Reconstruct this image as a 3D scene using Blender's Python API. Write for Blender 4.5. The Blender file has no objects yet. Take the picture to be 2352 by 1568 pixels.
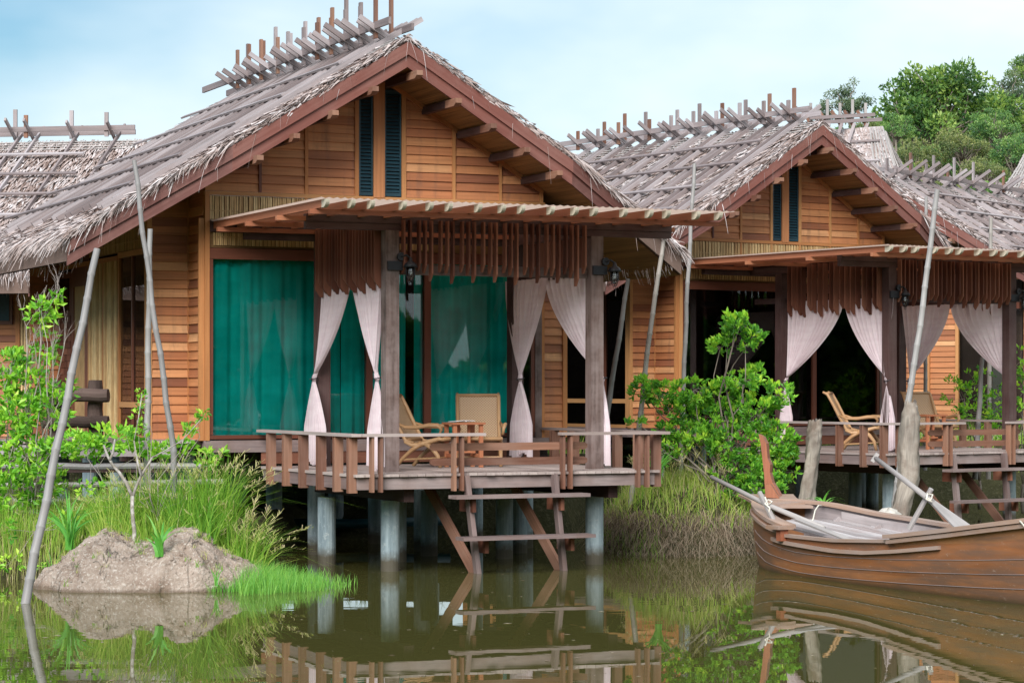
import bpy, math, random
import numpy as np
from mathutils import Vector, Matrix

random.seed(7)
RNG = np.random.default_rng(11)
R = math.radians
scene = bpy.context.scene

# ------------------------------------------------------------------ camera
FPX, HOR, CAMH = 5550.0, 890.0, 2.44        # focal length and horizon of the 2352 px wide view, eye height
cam = bpy.data.cameras.new('camera')
cam.sensor_width = 36
cam.lens = 36 * FPX / 2352
cam.shift_y = (HOR - 784) / 2352
cam.clip_start = 0.5
cam.clip_end = 3000
camo = bpy.data.objects.new('camera', cam)
camo.location = (0, 0, CAMH)
camo.rotation_euler = (R(90), 0, 0)
scene.collection.objects.link(camo)
scene.camera = camo

# ------------------------------------------------------------------ world: pale overcast sky
SUN_EL, SUN_AZ = 34, 196                     # sun stands high behind the camera, a little to the left
w = bpy.data.worlds.new('World')
scene.world = w
w.use_nodes = True
nt = w.node_tree
nt.nodes.clear()
wo = nt.nodes.new('ShaderNodeOutputWorld')
bg = nt.nodes.new('ShaderNodeBackground')
sky = nt.nodes.new('ShaderNodeTexSky')
sky.sky_type = 'NISHITA'
sky.sun_disc = False
sky.sun_elevation = R(SUN_EL)
sky.sun_rotation = R(SUN_AZ)
sky.air_density = 1.0
sky.dust_density = 1.2
tc = nt.nodes.new('ShaderNodeTexCoord')
mp = nt.nodes.new('ShaderNodeMapping')
mp.inputs['Scale'].default_value = (1.6, 1.6, 3.6)
mp.inputs['Location'].default_value = (0.35, 0.1, 0.25)
nz = nt.nodes.new('ShaderNodeTexNoise')
nz.inputs['Scale'].default_value = 2.3
nz.inputs['Detail'].default_value = 5
nz.inputs['Roughness'].default_value = 0.5
sx = nt.nodes.new('ShaderNodeSeparateXYZ')
ma = nt.nodes.new('ShaderNodeMath'); ma.operation = 'MULTIPLY_ADD'
ma.inputs[1].default_value = 0.95; ma.inputs[2].default_value = 0.0
ad = nt.nodes.new('ShaderNodeMath'); ad.operation = 'ADD'
mr = nt.nodes.new('ShaderNodeMapRange')
mr.inputs['From Min'].default_value = 0.24; mr.inputs['From Max'].default_value = 0.70
mr.inputs['To Min'].default_value = 0.15; mr.inputs['To Max'].default_value = 1.0
mx = nt.nodes.new('ShaderNodeMix'); mx.data_type = 'RGBA'
mx.inputs['B'].default_value = (8.0, 9.0, 9.5, 1)
nt.links.new(tc.outputs['Generated'], mp.inputs['Vector'])
nt.links.new(mp.outputs[0], nz.inputs['Vector'])
nt.links.new(tc.outputs['Generated'], sx.inputs[0])
nt.links.new(sx.outputs['X'], ma.inputs[0])
nt.links.new(ma.outputs[0], ad.inputs[0])
nz2 = nt.nodes.new('ShaderNodeMath'); nz2.operation = 'MULTIPLY_ADD'; nz2.inputs[1].default_value = 1.35; nz2.inputs[2].default_value = -0.14
nt.links.new(nz.outputs['Fac'], nz2.inputs[0])
nt.links.new(nz2.outputs[0], ad.inputs[1])
nt.links.new(ad.outputs[0], mr.inputs['Value'])
nt.links.new(mr.outputs[0], mx.inputs['Factor'])
tn_ = nt.nodes.new('ShaderNodeMix'); tn_.data_type = 'RGBA'; tn_.blend_type = 'MULTIPLY'; tn_.inputs['Factor'].default_value = 1.0
tn_.inputs['B'].default_value = (0.52, 0.86, 0.98, 1)
nt.links.new(sky.outputs[0], tn_.inputs['A'])
nt.links.new(tn_.outputs['Result'], mx.inputs['A'])
nt.links.new(mx.outputs['Result'], bg.inputs['Color'])
bg.inputs['Strength'].default_value = 0.080
nt.links.new(bg.outputs[0], wo.inputs['Surface'])

sun = bpy.data.lights.new('sun', 'SUN')
sun.energy = 3.6
sun.angle = R(38)
sun.color = (1.0, 0.965, 0.93)
suno = bpy.data.objects.new('sun', sun)
az = R(SUN_AZ); el = R(SUN_EL)
sd = Vector((math.sin(az) * math.cos(el), math.cos(az) * math.cos(el), math.sin(el)))
suno.rotation_euler = sd.to_track_quat('Z', 'Y').to_euler()
scene.collection.objects.link(suno)

scene.view_settings.view_transform = 'Standard'
scene.view_settings.look = 'None'
scene.view_settings.exposure = 0.62
scene.view_settings.gamma = 1
scene.render.engine = 'CYCLES'
scene.cycles.max_bounces = 7
scene.cycles.diffuse_bounces = 3
scene.cycles.glossy_bounces = 3
scene.cycles.transmission_bounces = 3
scene.cycles.transparent_max_bounces = 10
scene.cycles.caustics_reflective = False
scene.cycles.caustics_refractive = False
scene.cycles.use_denoising = True

# ------------------------------------------------------------------ materials
def newmat(name):
    m = bpy.data.materials.new(name)
    m.use_nodes = True
    n = m.node_tree
    n.nodes.clear()
    out = n.nodes.new('ShaderNodeOutputMaterial')
    b = n.nodes.new('ShaderNodeBsdfPrincipled')
    n.links.new(b.outputs[0], out.inputs['Surface'])
    return m, n, b, out

def ramp(n, cols, src):
    r = n.nodes.new('ShaderNodeValToRGB')
    el = r.color_ramp.elements
    while len(el) < len(cols):
        el.new(0.5)
    for i, c in enumerate(cols):
        el[i].position = i / (len(cols) - 1)
        el[i].color = (*c, 1)
    n.links.new(src, r.inputs[0])
    return r.outputs[0]

def mathn(n, op, a, b=None, c=None):
    m = n.nodes.new('ShaderNodeMath'); m.operation = op
    for i, x in enumerate((a, b, c)):
        if x is None: continue
        if isinstance(x, (int, float)): m.inputs[i].default_value = x
        else: n.links.new(x, m.inputs[i])
    return m.outputs[0]

def mixc(n, f, a, b, mode='MIX'):
    m = n.nodes.new('ShaderNodeMix'); m.data_type = 'RGBA'; m.blend_type = mode
    for k, x in (('Factor', f), ('A', a), ('B', b)):
        if isinstance(x, (int, float)): m.inputs[k].default_value = x
        elif isinstance(x, tuple): m.inputs[k].default_value = (*x, 1)
        else: n.links.new(x, m.inputs[k])
    return m.outputs['Result']

def noise(n, vec, scale, detail=4, rough=0.55):
    z = n.nodes.new('ShaderNodeTexNoise')
    z.inputs['Scale'].default_value = scale
    z.inputs['Detail'].default_value = detail
    z.inputs['Roughness'].default_value = rough
    if vec is not None: n.links.new(vec, z.inputs['Vector'])
    return z.outputs['Fac']

def mapping(n, vec, scale):
    m = n.nodes.new('ShaderNodeMapping')
    m.inputs['Scale'].default_value = scale
    n.links.new(vec, m.inputs['Vector'])
    return m.outputs[0]

def mrange(n, v, a, b, c, d):
    m = n.nodes.new('ShaderNodeMapRange')
    for k, x in zip(('From Min', 'From Max', 'To Min', 'To Max'), (a, b, c, d)):
        m.inputs[k].default_value = x
    n.links.new(v, m.inputs['Value'])
    return m.outputs[0]

def tint_of(n):
    a = n.nodes.new('ShaderNodeAttribute'); a.attribute_name = 'tint'
    return a.outputs['Fac']

def wood(name, cols, grain=(1.6, 34, 1), contrast=(0.72, 1.18), rough=0.6, weather=None, wamt=(0.5, 0.75, 0, 0.6), wscale=1.3, bump=0.25, spec=0.3, wvec=None, scuff=None, streak=None):
    m, n, b, o = newmat(name)
    uv = n.nodes.new('ShaderNodeTexCoord')
    g = noise(n, mapping(n, uv.outputs['UV'], grain), 1.0, 6, 0.6)
    g2 = noise(n, mapping(n, uv.outputs['UV'], (grain[0] * 0.45, grain[1] * 0.16, 1)), 1.0, 3, 0.5)
    base = ramp(n, cols, tint_of(n))
    f = mrange(n, mathn(n, 'MULTIPLY_ADD', g2, 0.55, mathn(n, 'MULTIPLY', g, 0.55)), 0.35, 0.75, contrast[0], contrast[1])
    cc = n.nodes.new('ShaderNodeCombineColor')
    for i in range(3): n.links.new(f, cc.inputs[i])
    col = mixc(n, 1.0, base, cc.outputs[0], 'MULTIPLY')
    if weather:
        wn = noise(n, mapping(n, uv.outputs['Object'], wvec) if wvec else uv.outputs['Object'], wscale, 5, 0.65)
        wn = mathn(n, 'MULTIPLY_ADD', g, 0.35, mathn(n, 'MULTIPLY', wn, 0.8))
        wf = mrange(n, wn, *wamt)
        col = mixc(n, wf, col, weather)
    if streak:
        kf = noise(n, mapping(n, uv.outputs['Object'], (7, 7, .55)), 1.0, 4, 0.6)
        kb = noise(n, uv.outputs['Object'], 0.7, 3, 0.6)
        col = mixc(n, mathn(n, 'MULTIPLY', mrange(n, kf, 0.50, 0.72, 0, 0.75), mrange(n, kb, 0.40, 0.60, 0.25, 1)), col, streak)
    if scuff:
        sf = noise(n, mapping(n, uv.outputs['Object'], (2.5, 6, 9)), 3.0, 8, 0.8)
        col = mixc(n, mrange(n, sf, 0.60, 0.68, 0, 0.55), col, scuff)
        sz_ = n.nodes.new('ShaderNodeSeparateXYZ'); n.links.new(uv.outputs['Object'], sz_.inputs[0])
        col = mixc(n, mrange(n, mathn(n, 'MULTIPLY_ADD', sf, 0.08, sz_.outputs['Z']), 0.05, 0.11, 0.75, 0), col, (0.07, 0.055, 0.03))
    n.links.new(col, b.inputs['Base Color'])
    b.inputs['Roughness'].default_value = rough
    b.inputs['Specular IOR Level'].default_value = spec
    bp = n.nodes.new('ShaderNodeBump')
    bp.inputs['Strength'].default_value = bump
    bp.inputs['Distance'].default_value = 0.004
    n.links.new(g, bp.inputs['Height'])
    n.links.new(bp.outputs[0], b.inputs['Normal'])
    return m

M = {}
M['siding'] = wood('siding wood', [(0.25, 0.090, 0.046), (0.42, 0.158, 0.066), (0.53, 0.228, 0.095), (0.66, 0.345, 0.165)], grain=(1.1, 30, 1), contrast=(0.58, 1.22), wscale=0.9, weather=(0.26, 0.10, 0.05), wamt=(0.62, 0.85, 0, 0.55), streak=(0.17, 0.085, 0.055))
M['trim'] = wood('trim wood', [(0.42, 0.17, 0.06), (0.50, 0.25, 0.10)])
M['frame'] = wood('frame wood', [(0.13, 0.043, 0.026), (0.17, 0.06, 0.035)], rough=0.45)
M['fascia'] = wood('fascia wood', [(0.105, 0.038, 0.032), (0.19, 0.068, 0.052)], grain=(0.9, 20, 1), contrast=(0.8, 1.12), weather=(0.24, 0.13, 0.11), wamt=(0.5, 0.8, 0, 0.6))
M['beam'] = wood('dark beam wood', [(0.05, 0.025, 0.024), (0.09, 0.045, 0.04)], contrast=(0.6, 1.2), weather=(0.12, 0.085, 0.08))
M['slat'] = wood('slat wood', [(0.11, 0.038, 0.024), (0.18, 0.066, 0.040), (0.27, 0.115, 0.072)], contrast=(0.7, 1.15))
M['rail'] = wood('rail wood', [(0.15, 0.065, 0.042), (0.235, 0.108, 0.068), (0.30, 0.155, 0.10)], contrast=(0.65, 1.2), weather=(0.24, 0.17, 0.14), wamt=(0.5, 0.8, 0, 0.5))
M['joist'] = wood('joist wood', [(0.30, 0.105, 0.055), (0.42, 0.17, 0.09)], contrast=(0.7, 1.15))
M['joist_end'] = wood('pale end wood', [(0.42, 0.38, 0.30), (0.5, 0.45, 0.36)])
M['grey'] = wood('grey weathered wood', [(0.20, 0.16, 0.16), (0.30, 0.25, 0.25), (0.41, 0.365, 0.375)], contrast=(0.6, 1.2), weather=(0.22, 0.13, 0.10), wamt=(0.6, 0.85, 0, 0.5), wscale=2.0)
M['grey2'] = wood('grey brown weathered wood', [(0.17, 0.125, 0.12), (0.24, 0.18, 0.175), (0.30, 0.24, 0.23)], contrast=(0.5, 1.25), weather=(0.15, 0.085, 0.065), wamt=(0.5, 0.8, 0, 0.7), wscale=2.0)
M['post'] = wood('post wood', [(0.105, 0.066, 0.056), (0.155, 0.102, 0.088)], grain=(1.4, 18, 1), contrast=(0.35, 1.4), weather=(0.215, 0.165, 0.155), wamt=(0.45, 0.7, 0, 0.9), wscale=3.0)
M['deck'] = wood('deck wood', [(0.30, 0.235, 0.215), (0.38, 0.31, 0.29), (0.46, 0.38, 0.35)], contrast=(0.7, 1.15))
M['thatch'] = wood('palm thatch', [(0.19, 0.13, 0.11), (0.36, 0.275, 0.25), (0.48, 0.40, 0.385), (0.64, 0.585, 0.585)], grain=(2, 50, 1), contrast=(0.7, 1.15), rough=0.85, spec=0.15)
M['thatch_base'] = wood('thatch bed', [(0.16, 0.11, 0.09), (0.22, 0.15, 0.13)], grain=(8, 30, 1), rough=0.95, spec=0.1)
M['soffit'] = wood('bamboo soffit', [(0.26, 0.14, 0.055), (0.36, 0.21, 0.09)], grain=(0.9, 60, 1), contrast=(0.3, 1.4), bump=0.6)
M['bamboo'] = wood('bamboo strips', [(0.40, 0.23, 0.10), (0.58, 0.37, 0.17), (0.74, 0.54, 0.28)], grain=(6, 20, 1), contrast=(0.6, 1.2))
M['bamboo_bg'] = wood('bamboo backing', [(0.22, 0.12, 0.05), (0.26, 0.15, 0.06)])
M['pole'] = wood('grey bamboo pole', [(0.24, 0.23, 0.23), (0.33, 0.315, 0.305), (0.42, 0.35, 0.27)], grain=(1.5, 26, 1), contrast=(0.62, 1.15), rough=0.5, weather=(0.22, 0.19, 0.18), wamt=(0.55, 0.8, 0, 0.6), wscale=4)
M['log'] = wood('driftwood', [(0.29, 0.25, 0.21), (0.40, 0.35, 0.30)], grain=(3, 34, 1), contrast=(0.25, 1.35), rough=0.85, weather=(0.12, 0.08, 0.06), wamt=(0.55, 0.75, 0, 0.8), wscale=3.5, bump=1.0)
M['darklog'] = wood('dark log', [(0.075, 0.048, 0.040), (0.13, 0.09, 0.078)], grain=(1.5, 12, 1), contrast=(0.3, 1.4), rough=0.9, bump=1.0)
M['hull'] = wood('boat hull wood', [(0.38, 0.145, 0.055), (0.48, 0.20, 0.082), (0.58, 0.27, 0.12)], grain=(0.7, 14, 1), contrast=(0.45, 1.3), rough=0.42, weather=(0.13, 0.085, 0.065), wamt=(0.48, 0.66, 0, 0.8), wscale=1.0, wvec=(0.45, 1.8, 2.6), scuff=(0.48, 0.40, 0.33), spec=0.4)
M['boat_rim'] = wood('boat rim wood', [(0.30, 0.18, 0.12), (0.40, 0.26, 0.19)], contrast=(0.6, 1.2), weather=(0.32, 0.26, 0.24), wamt=(0.45, 0.75, 0, 0.8))
M['boat_in'] = wood('boat inner wood', [(0.32, 0.27, 0.27), (0.42, 0.37, 0.37)], contrast=(0.55, 1.2), weather=(0.16, 0.09, 0.07), wamt=(0.55, 0.8, 0, 0.6))
M['boat_floor'] = wood('boat floor wood', [(0.30, 0.26, 0.26), (0.46, 0.42, 0.42), (0.62, 0.58, 0.59)], contrast=(0.6, 1.15), weather=(0.24, 0.13, 0.11), wamt=(0.6, 0.8, 0, 0.6))
M['redwood'] = wood('red stem wood', [(0.26, 0.085, 0.045), (0.36, 0.15, 0.085)], contrast=(0.7, 1.15), rough=0.45)
M['oar'] = wood('oar wood', [(0.34, 0.31, 0.30), (0.45, 0.415, 0.40)], grain=(1.2, 20, 1), contrast=(0.55, 1.15))
M['rattan'] = wood('rattan frame', [(0.36, 0.20, 0.095), (0.48, 0.29, 0.15)], contrast=(0.7, 1.15), rough=0.4)
M['table'] = wood('table wood', [(0.36, 0.12, 0.06), (0.46, 0.18, 0.09)], contrast=(0.75, 1.1), rough=0.4)
M['bark'] = wood('bark', [(0.20, 0.16, 0.13), (0.32, 0.27, 0.23)], grain=(4, 12, 1), contrast=(0.4, 1.3), rough=0.9, bump=0.8)
M['palebark'] = wood('pale speckled bark', [(0.42, 0.39, 0.36), (0.56, 0.52, 0.48)], grain=(9, 22, 1), contrast=(0.45, 1.2), rough=0.9, weather=(0.22, 0.19, 0.15), wamt=(0.52, 0.62, 0, 0.8), wscale=14)
M['twig'] = wood('twig bark', [(0.30, 0.25, 0.23), (0.42, 0.36, 0.34)], rough=0.9)

def weave():
    m, n, b, o = newmat('woven cane')
    uv = n.nodes.new('ShaderNodeTexCoord')
    s = n.nodes.new('ShaderNodeSeparateXYZ')
    n.links.new(uv.outputs['UV'], s.inputs[0])
    a = mathn(n, 'SINE', mathn(n, 'MULTIPLY', s.outputs['X'], 165))
    c = mathn(n, 'SINE', mathn(n, 'MULTIPLY', s.outputs['Y'], 165))
    f = mrange(n, mathn(n, 'MULTIPLY', a, c), 0.15, 0.5, 0, 1)
    col = mixc(n, f, (0.47, 0.32, 0.19), (0.23, 0.13, 0.07))
    n.links.new(col, b.inputs['Base Color'])
    b.inputs['Roughness'].default_value = 0.55
    return m
M['cane'] = weave()

def plain(name, col, rough=0.6, metal=0.0, nscale=None, var=0.25, spec=0.4):
    m, n, b, o = newmat(name)
    if nscale:
        t = n.nodes.new('ShaderNodeTexCoord')
        f = noise(n, t.outputs['Object'], nscale, 5, 0.6)
        lo = tuple(c * (1 - var) for c in col); hi = tuple(min(1, c * (1 + var)) for c in col)
        n.links.new(mixc(n, mrange(n, f, 0.3, 0.7, 0, 1), lo, hi), b.inputs['Base Color'])
    else:
        b.inputs['Base Color'].default_value = (*col, 1)
    b.inputs['Roughness'].default_value = rough
    b.inputs['Metallic'].default_value = metal
    b.inputs['Specular IOR Level'].default_value = spec
    return m
M['shutter'] = plain('blue green shutter paint', (0.013, 0.042, 0.058), 0.5, 0, 3)
M['iron'] = plain('black iron', (0.02, 0.02, 0.024), 0.45, 0.3)
M['paper'] = plain('paper', (0.75, 0.76, 0.78), 0.5)
M['bolt'] = plain('steel bolt', (0.5, 0.5, 0.5), 0.3, 1.0)
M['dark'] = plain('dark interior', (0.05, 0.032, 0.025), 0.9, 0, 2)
M['pipe'] = plain('blue water pipe', (0.012, 0.07, 0.09), 0.4, 0, 3)
M['rope'] = plain('pale rope', (0.62, 0.58, 0.50), 0.9, 0, 40)
M['stone'] = plain('white stone', (0.45, 0.42, 0.38), 0.9, 0, 8)

def concrete():
    m, n, b, o = newmat('blue grey concrete')
    t = n.nodes.new('ShaderNodeTexCoord')
    st = noise(n, mapping(n, t.outputs['Object'], (9, 9, 1.2)), 1.0, 6, 0.7)
    sp = noise(n, t.outputs['Object'], 14, 5, 0.7)
    col = mixc(n, mrange(n, st, 0.35, 0.68, 0, 1), (0.15, 0.20, 0.225), (0.38, 0.46, 0.49))
    col = mixc(n, mrange(n, sp, 0.56, 0.72, 0, 0.7), col, (0.50, 0.54, 0.54))
    s = n.nodes.new('ShaderNodeSeparateXYZ'); n.links.new(t.outputs['Object'], s.inputs[0])
    wet = mrange(n, mathn(n, 'ADD', s.outputs['Z'], mathn(n, 'MULTIPLY', sp, 0.16)), 0.12, 0.27, 1, 0)
    col = mixc(n, wet, col, (0.075, 0.065, 0.045))          # tide-stained foot of the pile
    n.links.new(col, b.inputs['Base Color'])
    b.inputs['Roughness'].default_value = 0.75
    bp = n.nodes.new('ShaderNodeBump'); bp.inputs['Strength'].default_value = 0.4; bp.inputs['Distance'].default_value = 0.01
    n.links.new(sp, bp.inputs['Height']); n.links.new(bp.outputs[0], b.inputs['Normal'])
    return m
M['concrete'] = concrete()

def cloth(name, c0, c1, trans=0.3, rough=0.85):
    m, n, b, o = newmat(name)
    t = n.nodes.new('ShaderNodeTexCoord')
    f = noise(n, mapping(n, t.outputs['UV'], (30, 1.0, 1)), 1.0, 3)
    col = mixc(n, mrange(n, f, 0.35, 0.65, 0, 1), c0, c1)
    n.links.new(col, b.inputs['Base Color'])
    b.inputs['Roughness'].default_value = rough
    b.inputs['Specular IOR Level'].default_value = 0.1
    tr = n.nodes.new('ShaderNodeBsdfTranslucent'); n.links.new(col, tr.inputs['Color'])
    ms = n.nodes.new('ShaderNodeMixShader'); ms.inputs[0].default_value = trans
    n.links.new(b.outputs[0], ms.inputs[1]); n.links.new(tr.outputs[0], ms.inputs[2])
    n.links.new(ms.outputs[0], o.inputs['Surface'])
    return m
M['white_cloth'] = cloth('pale lilac cloth', (0.82, 0.70, 0.735), (0.88, 0.775, 0.80), 0.45)
M['teal_cloth'] = cloth('teal cloth', (0.0, 0.66, 0.57), (0.012, 0.93, 0.82), 0.05)  # part of the pleats' light and shade is put into this tone contrast
M['sheet'] = cloth('translucent corrugated sheet', (0.56, 0.41, 0.33), (0.62, 0.46, 0.38), 0.8)

def glassm():
    m, n, b, o = newmat('window glass')
    fr = n.nodes.new('ShaderNodeFresnel'); fr.inputs['IOR'].default_value = 1.6
    tr = n.nodes.new('ShaderNodeBsdfTransparent'); tr.inputs['Color'].default_value = (0.95, 0.97, 0.965, 1)
    gl = n.nodes.new('ShaderNodeBsdfGlossy'); gl.inputs['Roughness'].default_value = 0.015
    ms = n.nodes.new('ShaderNodeMixShader')
    n.links.new(mrange(n, fr.outputs[0], 0, 1, 0.0, 1), ms.inputs[0])
    n.links.new(tr.outputs[0], ms.inputs[1]); n.links.new(gl.outputs[0], ms.inputs[2])
    n.links.new(ms.outputs[0], o.inputs['Surface'])
    return m
M['glass'] = glassm()

def foliage(name, cols, trans=0.35, rough=0.45, spec=0.35):
    m, n, b, o = newmat(name)
    col = ramp(n, cols, tint_of(n))
    n.links.new(col, b.inputs['Base Color'])
    b.inputs['Roughness'].default_value = rough
    b.inputs['Specular IOR Level'].default_value = spec
    tr = n.nodes.new('ShaderNodeBsdfTranslucent')
    n.links.new(mixc(n, 1.0, col, (1.25, 1.35, 0.5), 'MULTIPLY'), tr.inputs['Color'])
    ms = n.nodes.new('ShaderNodeMixShader'); ms.inputs[0].default_value = trans
    n.links.new(b.outputs[0], ms.inputs[1]); n.links.new(tr.outputs[0], ms.inputs[2])
    n.links.new(ms.outputs[0], o.inputs['Surface'])
    return m
M['mangrove'] = foliage('mangrove leaves', [(0.04, 0.15, 0.02), (0.11, 0.33, 0.035), (0.23, 0.52, 0.045), (0.50, 0.70, 0.07)])
M['shrub'] = foliage('shrub leaves', [(0.07, 0.25, 0.03), (0.18, 0.46, 0.045), (0.34, 0.62, 0.06), (0.52, 0.74, 0.09)])
M['grass'] = foliage('grass blades', [(0.11, 0.28, 0.03), (0.25, 0.44, 0.05), (0.43, 0.52, 0.11), (0.56, 0.46, 0.28)], 0.3, 0.6, 0.2)
M['reed'] = foliage('reed blades', [(0.07, 0.26, 0.04), (0.16, 0.40, 0.06), (0.28, 0.52, 0.09)], 0.35, 0.5)
M['drygrass'] = foliage('dry grass blades', [(0.17, 0.115, 0.085), (0.32, 0.25, 0.19), (0.50, 0.42, 0.33)], 0.2, 0.8, 0.1)
M['lily'] = foliage('strap leaves', [(0.06, 0.26, 0.05), (0.14, 0.42, 0.06), (0.24, 0.50, 0.10)], 0.35)
M['tree_a'] = foliage('tree leaves deep', [(0.032, 0.085, 0.032), (0.09, 0.19, 0.05), (0.18, 0.30, 0.07), (0.33, 0.43, 0.10)])  # hill leaf tones greyed a little; distance haze is put into the colour
M['tree_b'] = foliage('tree leaves fresh', [(0.045, 0.12, 0.055), (0.12, 0.25, 0.085), (0.22, 0.37, 0.115), (0.37, 0.50, 0.16)])
M['tree_c'] = foliage('tree leaves olive', [(0.06, 0.10, 0.05), (0.15, 0.20, 0.08), (0.26, 0.30, 0.12), (0.40, 0.38, 0.17)])
M['tree_d'] = foliage('tree leaves grey green', [(0.05, 0.09, 0.05), (0.10, 0.155, 0.085), (0.17, 0.225, 0.125), (0.24, 0.29, 0.17)])

def soil(name, c0, c1, c2, s=1.0, bump=1.0, wet=False):
    m, n, b, o = newmat(name)
    t = n.nodes.new('ShaderNodeTexCoord')
    a = noise(n, t.outputs['Object'], 3 * s, 6, 0.7)
    c = noise(n, t.outputs['Object'], 26 * s, 5, 0.75)
    col = mixc(n, mrange(n, a, 0.35, 0.65, 0, 1), c0, c1)
    col = mixc(n, mrange(n, c, 0.52, 0.68, 0, 1), col, c2)
    if wet:
        sz_ = n.nodes.new('ShaderNodeSeparateXYZ'); n.links.new(t.outputs['Object'], sz_.inputs[0])
        col = mixc(n, mrange(n, mathn(n, 'MULTIPLY_ADD', a, 0.12, sz_.outputs['Z']), 0.075, 0.12, 0.8, 0), col, (0.14, 0.10, 0.07))
    vo = n.nodes.new('ShaderNodeTexVoronoi'); vo.inputs['Scale'].default_value = 22 * s
    n.links.new(t.outputs['Object'], vo.inputs['Vector'])
    n.links.new(col, b.inputs['Base Color'])
    b.inputs['Roughness'].default_value = 0.95
    b.inputs['Specular IOR Level'].default_value = 0.1
    bp = n.nodes.new('ShaderNodeBump'); bp.inputs['Strength'].default_value = bump; bp.inputs['Distance'].default_value = 0.03
    n.links.new(mathn(n, 'SUBTRACT', c, mathn(n, 'MULTIPLY', vo.outputs['Distance'], 0.5)), bp.inputs['Height'])
    n.links.new(bp.outputs[0], b.inputs['Normal'])
    return m
M['soil'] = soil('pinkish earth', (0.25, 0.185, 0.145), (0.42, 0.34, 0.285), (0.60, 0.54, 0.48), wet=True)
M['ground'] = soil('grassy ground', (0.030, 0.030, 0.014), (0.065, 0.062, 0.028), (0.11, 0.10, 0.06), 0.6)

def waterm():
    m, n, b, o = newmat('murky pond water')
    t = n.nodes.new('ShaderNodeTexCoord')
    b.inputs['Base Color'].default_value = (0.072, 0.068, 0.020, 1)
    b.inputs['Roughness'].default_value = 0.0
    b.inputs['IOR'].default_value = 1.33
    b.inputs['Specular IOR Level'].default_value = 0.5
    f = noise(n, mapping(n, t.outputs['Object'], (1.0, 2.2, 1)), 2.2, 2, 0.5)
    f2 = noise(n, mapping(n, t.outputs['Object'], (1, 3.0, 1)), 0.6, 1, 0.5)
    bp = n.nodes.new('ShaderNodeBump'); bp.inputs['Strength'].default_value = 1.0; bp.inputs['Distance'].default_value = 0.00035
    f3 = mrange(n, noise(n, mapping(n, t.outputs['Object'], (1, 0.45, 1)), 0.22, 2, 0.5), 0.42, 0.62, 0.25, 1.9)
    n.links.new(mathn(n, 'MULTIPLY', mathn(n, 'MULTIPLY_ADD', f2, 2.0, f), f3), bp.inputs['Height'])
    n.links.new(bp.outputs[0], b.inputs['Normal'])
    return m
M['water'] = waterm()
#@@PART2

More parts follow.
